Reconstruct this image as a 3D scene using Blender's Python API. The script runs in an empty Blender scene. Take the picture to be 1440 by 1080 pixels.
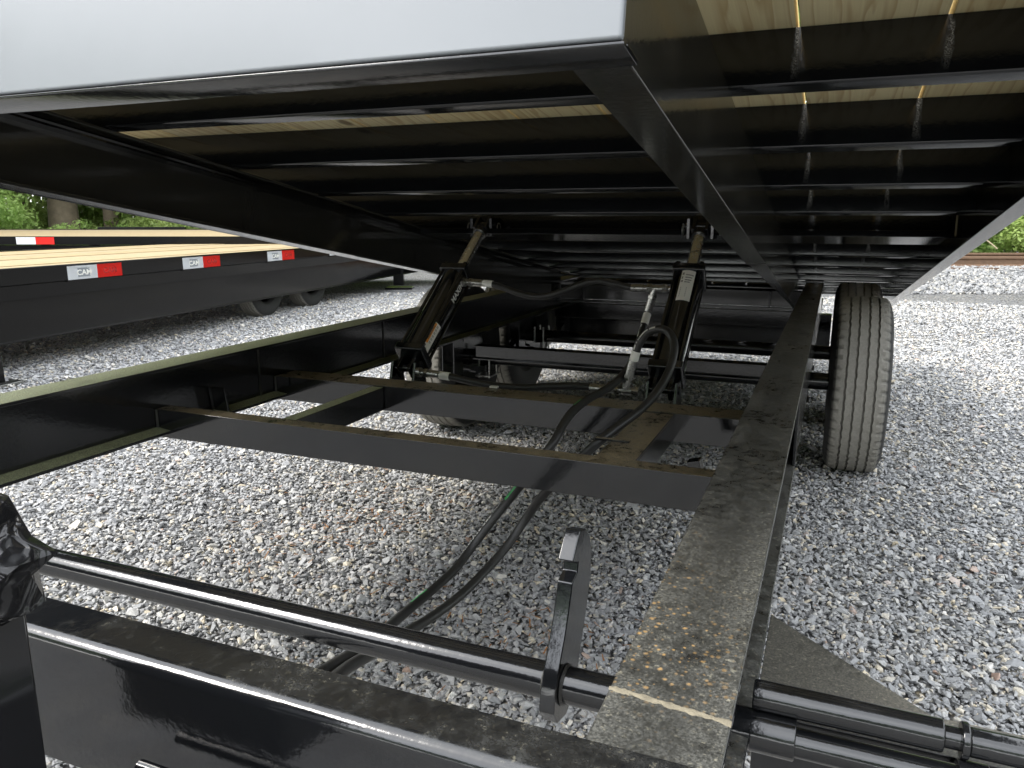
import bpy, bmesh, math, random
import numpy as np
from mathutils import Vector, Matrix

random.seed(7)
RNG = np.random.default_rng(7)
SC = bpy.context.scene
COL = SC.collection
V = Vector

# ------------------------------------------------------------------ camera
CAM_H = 1.07
PITCH, YAW = math.radians(12.11), math.radians(22.46)
cam_d = bpy.data.cameras.new('camera')
cam = bpy.data.objects.new('camera', cam_d)
COL.objects.link(cam)
fw = V((-math.sin(YAW) * math.cos(PITCH), math.cos(YAW) * math.cos(PITCH), -math.sin(PITCH)))
rt = V((math.cos(YAW), math.sin(YAW), 0))
up = rt.cross(fw)
m = Matrix((rt, up, -fw)).transposed().to_4x4()
m.translation = V((0, 0, CAM_H))
cam.matrix_world = m
cam_d.sensor_width = 36
cam_d.lens = 36 * 1081 / 1440
cam_d.clip_start = 0.02
cam_d.clip_end = 500
SC.camera = cam

# ------------------------------------------------------------------ light
SUN_DIR = V((-0.60, -0.38, 0.70)).normalized()      # towards the sun
el = math.asin(SUN_DIR.z)
az = math.atan2(SUN_DIR.x, SUN_DIR.y)
world = bpy.data.worlds.new('World')
SC.world = world
world.use_nodes = True
wn = world.node_tree
wn.nodes.clear()
sky = wn.nodes.new('ShaderNodeTexSky')
sky.sky_type = 'NISHITA'
sky.sun_disc = False
sky.sun_elevation = el
sky.sun_rotation = az
sky.air_density = 1.0
sky.dust_density = 1.5
sky.ozone_density = 1.0
hsv = wn.nodes.new('ShaderNodeHueSaturation')       # thin cloud: a whiter sky
hsv.inputs['Saturation'].default_value = 0.5
bg = wn.nodes.new('ShaderNodeBackground')
bg.inputs['Strength'].default_value = 0.15
wo = wn.nodes.new('ShaderNodeOutputWorld')
wn.links.new(sky.outputs[0], hsv.inputs['Color'])
tcw = wn.nodes.new('ShaderNodeTexCoord')             # broken cloud layer over the blue
cl = wn.nodes.new('ShaderNodeTexNoise')
cl.inputs['Scale'].default_value = 2.2
cl.inputs['Detail'].default_value = 5
cl.inputs['Roughness'].default_value = 0.55
wn.links.new(tcw.outputs['Generated'], cl.inputs['Vector'])
cr = wn.nodes.new('ShaderNodeValToRGB')
cr.color_ramp.elements[0].position = 0.32
cr.color_ramp.elements[0].color = (3.3, 3.45, 3.65, 1)
cr.color_ramp.elements[1].position = 0.68
cr.color_ramp.elements[1].color = (6.6, 6.7, 6.8, 1)
wn.links.new(cl.outputs[0], cr.inputs[0])
mxw = wn.nodes.new('ShaderNodeMix')
mxw.data_type = 'RGBA'
mxw.inputs[0].default_value = 0.72
wn.links.new(hsv.outputs[0], mxw.inputs[6])
wn.links.new(cr.outputs[0], mxw.inputs[7])
wn.links.new(mxw.outputs[2], bg.inputs[0])
wn.links.new(bg.outputs[0], wo.inputs[0])
sun_d = bpy.data.lights.new('sun', 'SUN')
sun_d.energy = 0.8
sun_d.angle = math.radians(20)
sun_d.color = (1.0, 0.955, 0.88)
sun = bpy.data.objects.new('sun', sun_d)
COL.objects.link(sun)
sun.rotation_euler = (-SUN_DIR).to_track_quat('-Z', 'Y').to_euler()
SC.view_settings.view_transform = 'Standard'
SC.view_settings.look = 'None'
SC.view_settings.gamma = 1.0
SC.view_settings.use_curve_mapping = False
SC.view_settings.exposure = 2.15
SC.render.engine = 'CYCLES'
SC.cycles.max_bounces = 10
SC.cycles.diffuse_bounces = 5
SC.cycles.glossy_bounces = 6
SC.cycles.caustics_reflective = False
SC.cycles.caustics_refractive = False

# ------------------------------------------------------------------ node helpers
def new_mat(name):
    mt = bpy.data.materials.new(name)
    mt.use_nodes = True
    nt = mt.node_tree
    nt.nodes.clear()
    out = nt.nodes.new('ShaderNodeOutputMaterial')
    b = nt.nodes.new('ShaderNodeBsdfPrincipled')
    nt.links.new(b.outputs[0], out.inputs[0])
    return mt, nt, b

def setin(nt, node, key, val):
    s = node.inputs[key]
    if isinstance(val, bpy.types.NodeSocket):
        nt.links.new(val, s)
    elif isinstance(val, (tuple, list)) and s.type == 'RGBA' and len(val) == 3:
        s.default_value = (*val, 1)
    else:
        s.default_value = val

def mth(nt, op, a, b=None, c=None, clamp=False):
    n = nt.nodes.new('ShaderNodeMath')
    n.operation = op
    n.use_clamp = clamp
    setin(nt, n, 0, a)
    if b is not None: setin(nt, n, 1, b)
    if c is not None: setin(nt, n, 2, c)
    return n.outputs[0]

def mixc(nt, fac, a, b, blend='MIX'):
    n = nt.nodes.new('ShaderNodeMix')
    n.data_type = 'RGBA'
    n.blend_type = blend
    setin(nt, n, 0, fac)
    setin(nt, n, 6, a)
    setin(nt, n, 7, b)
    return n.outputs[2]

def ramp(nt, fac, stops):
    n = nt.nodes.new('ShaderNodeValToRGB')
    e = n.color_ramp.elements
    while len(e) < len(stops): e.new(0.5)
    for i, (p, c) in enumerate(stops):
        e[i].position = p
        e[i].color = (*c, 1) if len(c) == 3 else c
    setin(nt, n, 0, fac)
    return n.outputs[0]

def mapr(nt, v, a, b, c=0.0, d=1.0):
    n = nt.nodes.new('ShaderNodeMapRange')
    setin(nt, n, 0, v)
    for i, x in enumerate((a, b, c, d)): setin(nt, n, i + 1, x)
    return n.outputs[0]

def noise(nt, vec, scale, detail=3, rough=0.5, dist=0.0):
    n = nt.nodes.new('ShaderNodeTexNoise')
    if vec is not None: setin(nt, n, 'Vector', vec)
    n.inputs['Scale'].default_value = scale
    n.inputs['Detail'].default_value = detail
    n.inputs['Roughness'].default_value = rough
    n.inputs['Distortion'].default_value = dist
    return n.outputs[0]

def voro(nt, vec, scale, feature='F1'):
    n = nt.nodes.new('ShaderNodeTexVoronoi')
    n.feature = feature
    setin(nt, n, 'Vector', vec)
    n.inputs['Scale'].default_value = scale
    return n

def bump(nt, h, strength, dist):
    n = nt.nodes.new('ShaderNodeBump')
    n.inputs['Strength'].default_value = strength
    n.inputs['Distance'].default_value = dist
    setin(nt, n, 'Height', h)
    return n.outputs[0]

def coords(nt, kind='Object'):
    return nt.nodes.new('ShaderNodeTexCoord').outputs[kind]

def position(nt):
    return nt.nodes.new('ShaderNodeNewGeometry').outputs['Position']

def mapping(nt, vec, scale=(1, 1, 1), rot=(0, 0, 0), loc=(0, 0, 0)):
    n = nt.nodes.new('ShaderNodeMapping')
    setin(nt, n, 'Vector', vec)
    n.inputs['Scale'].default_value = scale
    n.inputs['Rotation'].default_value = rot
    n.inputs['Location'].default_value = loc
    return n.outputs[0]

def sep(nt, v):
    n = nt.nodes.new('ShaderNodeSeparateXYZ')
    setin(nt, n, 0, v)
    return n.outputs

# ------------------------------------------------------------------ materials
def paint(name, rough=0.1, dust=0.0, dustcol=(0.11, 0.105, 0.078), peel=0.06, spots=0.0,
          streaks=False, spec=0.9, base=(0.0065, 0.0071, 0.0082), haze=0.25):
    """black enamel; dust lies only on faces that look upwards"""
    mt, nt, b = new_mat(name)
    pos = position(nt)
    geo = nt.nodes.new('ShaderNodeNewGeometry')
    n1 = noise(nt, pos, 7, 4, 0.6)
    n2 = noise(nt, pos, 55, 3, 0.6)
    fine = noise(nt, pos, 420, 2, 0.6)
    col, rg = base, mth(nt, 'ADD', mth(nt, 'MULTIPLY', n2, haze * 0.3), rough - haze * 0.12)
    if dust > 0:
        upz = mapr(nt, sep(nt, geo.outputs['True Normal'])[2], 0.75, 0.97)
        patch = mth(nt, 'ADD', mth(nt, 'MULTIPLY', n1, 0.75), mth(nt, 'MULTIPLY', n2, 0.55))
        cover = mapr(nt, patch, 0.72 - 0.34 * dust, 0.95 - 0.25 * dust)
        grain = mapr(nt, fine, 0.33, 0.62, 0.45, 1.0)
        speck = mapr(nt, noise(nt, pos, 190, 2, 0.7), 0.6, 0.7)
        fac = mth(nt, 'MULTIPLY', mth(nt, 'MULTIPLY', upz, cover), mth(nt, 'MULTIPLY', grain, min(1, 0.35 + 0.6 * dust)))
        dc = mixc(nt, n2, [c * 0.75 for c in dustcol], [c * 1.25 for c in dustcol])
        dc = mixc(nt, mapr(nt, noise(nt, pos, 330, 2, 0.8), 0.38, 0.62, 0.75, 0.0), dc, (0.02, 0.02, 0.017))
        dc = mixc(nt, mth(nt, 'MULTIPLY', speck, 0.75), dc, (0.30, 0.28, 0.21))
        col = mixc(nt, fac, base, dc)
        rg = mth(nt, 'ADD', rg, mth(nt, 'MULTIPLY', fac, 0.55))
        if spots > 0:
            py = sep(nt, pos)[1]
            px = sep(nt, pos)[0]
            vz = voro(nt, pos, 150)
            rad = mapr(nt, sep(nt, vz.outputs['Color'])[1], 0, 1, 0.12, 0.5)
            dots = mapr(nt, mth(nt, 'ADD', mth(nt, 'DIVIDE', vz.outputs['Distance'], rad), mth(nt, 'MULTIPLY', mth(nt, 'SUBTRACT', fine, 0.5), 1.2)), 1.0, 0.45)
            pick = mapr(nt, sep(nt, vz.outputs['Color'])[0], 0.28, 0.36)
            big = noise(nt, pos, 16, 2, 0.5)
            near = mapr(nt, py, 0.98, 0.64)
            leftw = mapr(nt, px, -0.02, -0.13)
            zone = mth(nt, 'MULTIPLY', near, mth(nt, 'ADD', 0.25, leftw))
            zone = mapr(nt, mth(nt, 'MULTIPLY', zone, mth(nt, 'ADD', big, 0.25)), 0.2, 0.6)
            behind_weld = mapr(nt, mth(nt, 'ADD', py, mth(nt, 'MULTIPLY', big, 0.05)), 0.585, 0.64)
            zone = mth(nt, 'MULTIPLY', zone, behind_weld)
            few = mth(nt, 'MULTIPLY', mapr(nt, big, 0.58, 0.7), 0.55)
            zone = mth(nt, 'MAXIMUM', zone, mth(nt, 'MULTIPLY', few, mapr(nt, py, 1.9, 0.7)))
            sp = mth(nt, 'MULTIPLY', mth(nt, 'MULTIPLY', dots, pick), mth(nt, 'MULTIPLY', zone, mth(nt, 'MULTIPLY', upz, mapr(nt, n2, 0.3, 0.6, 0.35, 0.9))))
            col = mixc(nt, mth(nt, 'MULTIPLY', sp, spots), col, (0.33, 0.20, 0.065))
            rg = mth(nt, 'ADD', rg, mth(nt, 'MULTIPLY', sp, 0.3))
            edge = mapr(nt, mth(nt, 'ABSOLUTE', mth(nt, 'ADD', px, 0.0985)), 0.012, 0.046, 0.0, 1.0)
            mid = mth(nt, 'MULTIPLY', mth(nt, 'SUBTRACT', 1.0, edge), mapr(nt, n1, 0.3, 0.65))
            mid = mth(nt, 'MULTIPLY', mid, mth(nt, 'SUBTRACT', 1.0, sp))
            col = mixc(nt, mth(nt, 'MULTIPLY', mid, 0.78), col, (0.018, 0.018, 0.015))
            # dark wet-looking bands further back along the rail top
            wet = mapr(nt, noise(nt, mapping(nt, pos, (5, 7.5, 5)), 1.0, 5, 0.6), 0.5, 0.66)
            wet = mth(nt, 'MULTIPLY', wet, mapr(nt, mth(nt, 'ABSOLUTE', mth(nt, 'ADD', px, 0.088)), 0.042, 0.012))
            wet = mth(nt, 'MULTIPLY', wet, mapr(nt, py, 0.75, 1.5))
            col = mixc(nt, mth(nt, 'MULTIPLY', wet, 0.75), col, (0.012, 0.012, 0.01))
    if streaks:
        x = sep(nt, pos)[0]
        fr = mth(nt, 'SUBTRACT', mth(nt, 'FRACT', mth(nt, 'ADD', mth(nt, 'DIVIDE', mth(nt, 'ADD', x, 0.082), 0.2155), 0.5)), 0.5)
        wob = mth(nt, 'MULTIPLY', mth(nt, 'SUBTRACT', noise(nt, pos, 30, 2), 0.5), 0.06)
        d = mth(nt, 'ABSOLUTE', mth(nt, 'ADD', fr, wob))
        oz = sep(nt, coords(nt))[2]
        wid = mapr(nt, oz, -0.03, 0.04, 0.05, 0.022)
        line = mapr(nt, mth(nt, 'DIVIDE', d, wid), 1.0, 0.4)
        side = mapr(nt, x, -0.175, -0.165)
        side2 = mapr(nt, x, 0.24, 0.2)
        fade = mapr(nt, oz, -0.035, 0.036, 0.0, 1.0)
        gr = mapr(nt, noise(nt, pos, 520, 3, 0.75), 0.45, 0.62)
        oi = nt.nodes.new('ShaderNodeObjectInfo')
        vv = nt.nodes.new('ShaderNodeCombineXYZ')
        setin(nt, vv, 0, mth(nt, 'MULTIPLY', x, 5.0)); setin(nt, vv, 1, mth(nt, 'MULTIPLY', oi.outputs['Random'], 40.0))
        amt = mapr(nt, noise(nt, vv.outputs[0], 1.0, 1, 0.5), 0.3, 0.7, 0.6, 1.6)
        drip = mapr(nt, noise(nt, mapping(nt, pos, (90, 90, 14)), 1.0, 2, 0.6), 0.35, 0.6)
        f = mth(nt, 'MULTIPLY', mth(nt, 'MULTIPLY', line, mth(nt, 'MULTIPLY', gr, mth(nt, 'MULTIPLY', amt, drip))), mth(nt, 'MULTIPLY', mth(nt, 'MULTIPLY', side, side2), fade), clamp=True)
        col = mixc(nt, mth(nt, 'MULTIPLY', f, 0.9), col, (0.62, 0.62, 0.58))
        rg = mth(nt, 'ADD', rg, mth(nt, 'MULTIPLY', f, 0.4))
    b.inputs['Specular IOR Level'].default_value = spec
    setin(nt, b, 'Base Color', col)
    setin(nt, b, 'Roughness', rg)
    h = mth(nt, 'ADD', mth(nt, 'MULTIPLY', noise(nt, pos, 95, 2, 0.5), 1.0), mth(nt, 'MULTIPLY', fine, 0.25))
    setin(nt, b, 'Normal', bump(nt, h, peel, 0.004))
    return mt

M = {}
M['paint'] = paint('black_enamel', 0.10)
M['paint_far'] = paint('black_enamel_old', 0.08, dust=0.35, spec=0.22, haze=0.12, base=(0.004, 0.004, 0.0042))
M['paint_dusty'] = paint('black_enamel_dusty', 0.13, dust=1.0, spots=1.0, peel=0.02, dustcol=(0.112, 0.110, 0.095))
M['paint_beam'] = paint('black_enamel_dusty_beam', 0.09, peel=0.03, dust=0.95, dustcol=(0.40, 0.32, 0.19))
M['paint_left'] = paint('black_enamel_filmed', 0.12, dust=1.5, dustcol=(0.50, 0.54, 0.31))
M['paint_deck'] = paint('black_enamel_deck', 0.10, streaks=True, peel=0.04, spec=0.7, base=(0.0075, 0.0088, 0.0105))
M['paint_front'] = paint('black_enamel_front', 0.09, dust=0.42, dustcol=(0.06, 0.06, 0.056), peel=0.05)
M['paint_gusset'] = paint('black_enamel_gritty', 0.13, dust=1.5, dustcol=(0.15, 0.14, 0.112), peel=0.02)
M['paint_web'] = paint('black_enamel_filmed_web', 0.09, peel=0.03, base=(0.035, 0.0345, 0.03), haze=0.35)

def plain(name, col, rough=0.5, metal=0.0, var=0.15, scale=40, bmp=0.0, spec=0.5):
    mt, nt, b = new_mat(name)
    pos = position(nt)
    n = noise(nt, pos, scale, 4, 0.6)
    c = mixc(nt, n, [x * (1 - var) for x in col], [min(1, x * (1 + var)) for x in col])
    setin(nt, b, 'Base Color', c)
    setin(nt, b, 'Roughness', mth(nt, 'ADD', mth(nt, 'MULTIPLY', n, 0.15), rough - 0.07))
    b.inputs['Metallic'].default_value = metal
    b.inputs['Specular IOR Level'].default_value = spec
    if bmp: setin(nt, b, 'Normal', bump(nt, n, bmp, 0.003))
    return mt

M['panel'] = plain('sky_reflection_grey', (0.235, 0.25, 0.265), 0.22, var=0.07, scale=4, bmp=0.03)  # bright sky mirrored in black gloss, put into the colour as grey
M['chrome'] = plain('chromed_rod', (0.92, 0.91, 0.87), 0.26, 1.0, 0.06)
M['zinc'] = plain('zinc_fitting', (0.40, 0.40, 0.38), 0.28, 1.0, 0.2, 90)
M['rubber'] = plain('hose_rubber', (0.02, 0.02, 0.019), 0.42, var=0.4, scale=120, bmp=0.1)
M['rim'] = plain('rim_steel', (0.05, 0.05, 0.05), 0.4, 0.3)
M['white_print'] = plain('white_print', (0.72, 0.72, 0.69), 0.5, var=0.08)
M['label_white'] = plain('label_paper', (0.78, 0.77, 0.72), 0.4, var=0.04)
M['label_orange'] = plain('label_orange', (0.85, 0.33, 0.03), 0.4, var=0.04)
M['label_black'] = plain('label_ink', (0.03, 0.03, 0.03), 0.5)
M['label_grey'] = plain('label_grey_ink', (0.28, 0.28, 0.27), 0.5)
M['green_paint'] = plain('green_mark', (0.06, 0.38, 0.12), 0.45)
M['weld'] = plain('weld_bead', (0.20, 0.175, 0.125), 0.85, var=0.6, scale=120, bmp=0.8)
M['weld_dark'] = plain('weld_bead_painted', (0.035, 0.034, 0.03), 0.35, var=0.5, scale=220, bmp=0.7)
M['tape_white'] = plain('tape_silver', (0.86, 0.88, 0.90), 0.35, var=0.06, scale=300)
M['tape_red'] = plain('tape_red', (0.85, 0.014, 0.009), 0.35, var=0.12, scale=300)
M['tape_red_dark'] = plain('tape_red_print', (0.42, 0.01, 0.008), 0.4)
M['tape_grey'] = plain('tape_grey_print', (0.20, 0.22, 0.24), 0.4)
M['rust'] = plain('rusted_rail', (0.17, 0.105, 0.065), 0.75, var=0.35, scale=12, bmp=0.4)
M['rail_head'] = plain('worn_rail_head', (0.23, 0.19, 0.145), 0.5, var=0.3, scale=9)
M['sleeper'] = plain('old_sleeper', (0.12, 0.075, 0.05), 0.85, var=0.4, scale=20, bmp=0.5)
M['twig'] = plain('dry_twig', (0.40, 0.33, 0.22), 0.8)
M['litter'] = plain('dry_needles', (0.30, 0.14, 0.05), 0.8, var=0.6, scale=90)
M['leaf_dead'] = plain('dead_leaf', (0.36, 0.17, 0.05), 0.7, var=0.5, scale=60)

def plastic_mat():
    mt, nt, b = new_mat('crumpled_plastic')
    pos = position(nt)
    b.inputs['Base Color'].default_value = (0.012, 0.012, 0.013, 1)
    b.inputs['Roughness'].default_value = 0.2
    setin(nt, b, 'Normal', bump(nt, noise(nt, pos, 38, 2, 0.4, 1.2), 0.9, 0.012))
    return mt
M['plastic'] = plastic_mat()

def wavy_paint():
    mt, nt, b = new_mat('black_enamel_wavy')
    pos = position(nt)
    b.inputs['Base Color'].default_value = (0.008, 0.008, 0.009, 1)
    b.inputs['Roughness'].default_value = 0.07
    setin(nt, b, 'Normal', bump(nt, noise(nt, pos, 14, 1, 0.4), 0.16, 0.02))
    return mt
M['wavy'] = wavy_paint()

def wood(name, light, dark, rot=0.0, along='Y', grey=0.0):
    mt, nt, b = new_mat(name)
    oi = nt.nodes.new('ShaderNodeObjectInfo')
    rnd = oi.outputs['Random']
    co = mapping(nt, coords(nt), rot=(rot, 0, 0))
    s = sep(nt, co)
    off = mth(nt, 'MULTIPLY', rnd, 37.0)
    cb = nt.nodes.new('ShaderNodeCombineXYZ')
    if along == 'Y':
        setin(nt, cb, 0, mth(nt, 'ADD', s[0], off)); setin(nt, cb, 1, mth(nt, 'ADD', s[1], off)); setin(nt, cb, 2, s[2])
        sc = (1, 0.09, 1)
    else:
        setin(nt, cb, 0, mth(nt, 'ADD', s[1], off)); setin(nt, cb, 1, mth(nt, 'ADD', s[0], off)); setin(nt, cb, 2, s[2])
        sc = (1, 0.09, 1)
    v = mapping(nt, cb.outputs[0], sc)
    w = nt.nodes.new('ShaderNodeTexWave')
    w.wave_type = 'BANDS'; w.bands_direction = 'X'; w.wave_profile = 'SAW'
    setin(nt, w, 'Vector', v)
    w.inputs['Scale'].default_value = 9.5
    w.inputs['Distortion'].default_value = 7
    w.inputs['Detail'].default_value = 1.5
    w.inputs['Detail Scale'].default_value = 5.0
    w.inputs['Detail Roughness'].default_value = 0.4
    lines = ramp(nt, w.outputs[0], [(0.0, (0, 0, 0)), (0.55, (0.08, 0.08, 0.08)), (0.92, (0.9, 0.9, 0.9)), (1.0, (0.1, 0.1, 0.1))])
    fib = noise(nt, mapping(nt, v, (60, 6, 60)), 4, 3, 0.6)
    c = mixc(nt, mth(nt, 'MULTIPLY', lines, 0.75), light, dark)
    c = mixc(nt, mth(nt, 'MULTIPLY', mapr(nt, fib, 0.4, 0.75), 0.25), c, dark)
    tone = ramp(nt, rnd, [(0.0, (0.82, 0.80, 0.80)), (0.35, (1.0, 1.0, 1.0)), (0.7, (0.92, 0.90, 0.82)), (1.0, (1.0, 0.93, 0.82))])
    c = mixc(nt, 1.0, c, tone, 'MULTIPLY')
    vk = voro(nt, mapping(nt, cb.outputs[0], (1, 0.55, 1)), 3.2)
    kn = mapr(nt, vk.outputs['Distance'], 0.07, 0.04)
    c = mixc(nt, mth(nt, 'MULTIPLY', kn, 0.75), c, (0.10, 0.05, 0.02))
    setin(nt, b, 'Base Color', c)
    b.inputs['Roughness'].default_value = 0.7
    setin(nt, b, 'Normal', bump(nt, lines, 0.12, 0.002))
    return mt
M['wood'] = wood('treated_pine', (0.86, 0.77, 0.49), (0.54, 0.38, 0.17), rot=0.158)
M['wood_deck'] = wood('new_pine_deck', (0.40, 0.325, 0.195), (0.24, 0.155, 0.07), along='X')

def tyre_mat():
    mt, nt, b = new_mat('tyre_rubber')
    co = coords(nt)
    s = sep(nt, co)
    r = mth(nt, 'SQRT', mth(nt, 'ADD', mth(nt, 'MULTIPLY', s[1], s[1]), mth(nt, 'MULTIPLY', s[2], s[2])))
    tread = mapr(nt, r, 0.380, 0.399)
    n = noise(nt, co, 90, 4, 0.65)
    d = mixc(nt, n, (0.18, 0.17, 0.148), (0.36, 0.345, 0.305))
    side = mixc(nt, noise(nt, co, 14, 3), (0.011, 0.011, 0.011), (0.024, 0.0235, 0.022))
    setin(nt, b, 'Base Color', mixc(nt, tread, side, d))
    b.inputs['Roughness'].default_value = 0.75
    setin(nt, b, 'Normal', bump(nt, n, 0.25, 0.002))
    return mt
M['tyre'] = tyre_mat()

STONE_RAMP = [(0.0, (0.135, 0.137, 0.141)), (0.3, (0.165, 0.167, 0.171)), (0.62, (0.20, 0.201, 0.202)), (0.84, (0.25, 0.248, 0.243)),
              (0.92, (0.29, 0.272, 0.235)), (0.965, (0.33, 0.285, 0.21)), (0.985, (0.36, 0.355, 0.34)), (1.0, (0.20, 0.14, 0.11))]

def stone_mat(name, mul=1.0):
    mt, nt, b = new_mat(name)
    at = nt.nodes.new('ShaderNodeAttribute')
    at.attribute_type = 'INSTANCER'
    at.attribute_name = 'tone'
    c = ramp(nt, at.outputs['Fac'], [(p, [min(1, x * mul) for x in q]) for p, q in STONE_RAMP])
    pos = position(nt)
    n = noise(nt, pos, 130, 3, 0.65)
    c = mixc(nt, 1.0, c, ramp(nt, n, [(0.25, (0.78, 0.78, 0.78)), (0.75, (1.16, 1.16, 1.16))]), 'MULTIPLY')
    setin(nt, b, 'Base Color', c)
    b.inputs['Roughness'].default_value = 0.62
    setin(nt, b, 'Normal', bump(nt, n, 0.25, 0.003))
    return mt
M['stone'] = stone_mat('crushed_stone', 1.95)
M['ballast'] = stone_mat('ballast_stone', 1.6)

def gravel_sheet(name, scale, mul=1.0):
    mt, nt, b = new_mat(name)
    pos = position(nt)
    big = noise(nt, pos, 0.7, 4, 0.6)
    v = voro(nt, pos, scale)
    rnd = sep(nt, v.outputs['Color'])[0]
    c = ramp(nt, rnd, [(p, [min(1, x * mul) for x in q]) for p, q in STONE_RAMP])
    c = mixc(nt, mapr(nt, v.outputs['Distance'], 0.3, 0.75), c, (0.05, 0.05, 0.052))
    c = mixc(nt, 1.0, c, ramp(nt, big, [(0.3, (0.85, 0.86, 0.9)), (0.7, (1.1, 1.08, 1.02))]), 'MULTIPLY')
    setin(nt, b, 'Base Color', c)
    b.inputs['Roughness'].default_value = 0.85
    setin(nt, b, 'Normal', bump(nt, mth(nt, 'SUBTRACT', 1.0, v.outputs['Distance']), 0.8, 0.03))
    return mt
M['gravel'] = gravel_sheet('gravel_ground', 42, 1.5)
M['bank'] = gravel_sheet('ballast_ground', 22, 1.4)
M['soil'] = plain('forest_soil', (0.055, 0.048, 0.03), 0.9, var=0.5, scale=2.5, bmp=0.5)

def leaf_mat(name, a, bcol):
    mt, nt, b = new_mat(name)
    oi = nt.nodes.new('ShaderNodeObjectInfo')
    pos = position(nt)
    n = noise(nt, pos, 2.2, 3, 0.6)
    nf = noise(nt, pos, 25, 2, 0.6)
    f = mth(nt, 'ADD', mth(nt, 'MULTIPLY', n, 0.6), mth(nt, 'MULTIPLY', nf, 0.6))
    c = mixc(nt, mapr(nt, f, 0.35, 0.85), a, bcol)
    hs = nt.nodes.new('ShaderNodeHueSaturation')
    setin(nt, hs, 'Hue', mapr(nt, oi.outputs['Random'], 0, 1, 0.485, 0.515))
    setin(nt, hs, 'Value', mapr(nt, oi.outputs['Random'], 0, 1, 0.8, 1.2))
    setin(nt, hs, 'Color', c)
    out = [x for x in nt.nodes if x.type == 'OUTPUT_MATERIAL'][0]
    setin(nt, b, 'Base Color', hs.outputs[0])
    b.inputs['Roughness'].default_value = 0.5
    tr = nt.nodes.new('ShaderNodeBsdfTranslucent')
    setin(nt, tr, 'Color', hs.outputs[0])
    mx = nt.nodes.new('ShaderNodeMixShader')
    mx.inputs[0].default_value = 0.5
    nt.links.new(b.outputs[0], mx.inputs[1])
    nt.links.new(tr.outputs[0], mx.inputs[2])
    nt.links.new(mx.outputs[0], out.inputs[0])
    return mt
M['leaf'] = leaf_mat('bush_leaves', (0.17, 0.31, 0.06), (0.56, 0.70, 0.24))
M['leaf_tree'] = leaf_mat('tree_leaves', (0.07, 0.14, 0.03), (0.26, 0.40, 0.10))
M['bark'] = plain('tree_bark', (0.20, 0.16, 0.11), 0.9, var=0.55, scale=7, bmp=0.9)

# ------------------------------------------------------------------ object helpers
WO = {}          # world origin of every object placed through place()

def thing(name, label, cat, loc, group=None):
    o = bpy.data.objects.new(name, None)
    COL.objects.link(o)
    o.location = loc
    o['label'] = label
    o['category'] = cat
    if group: o['group'] = group
    WO[o.name] = V(loc)
    return o

def tag(o, label, cat, group=None):
    o['label'] = label
    o['category'] = cat
    if group: o['group'] = group
    return o

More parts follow.
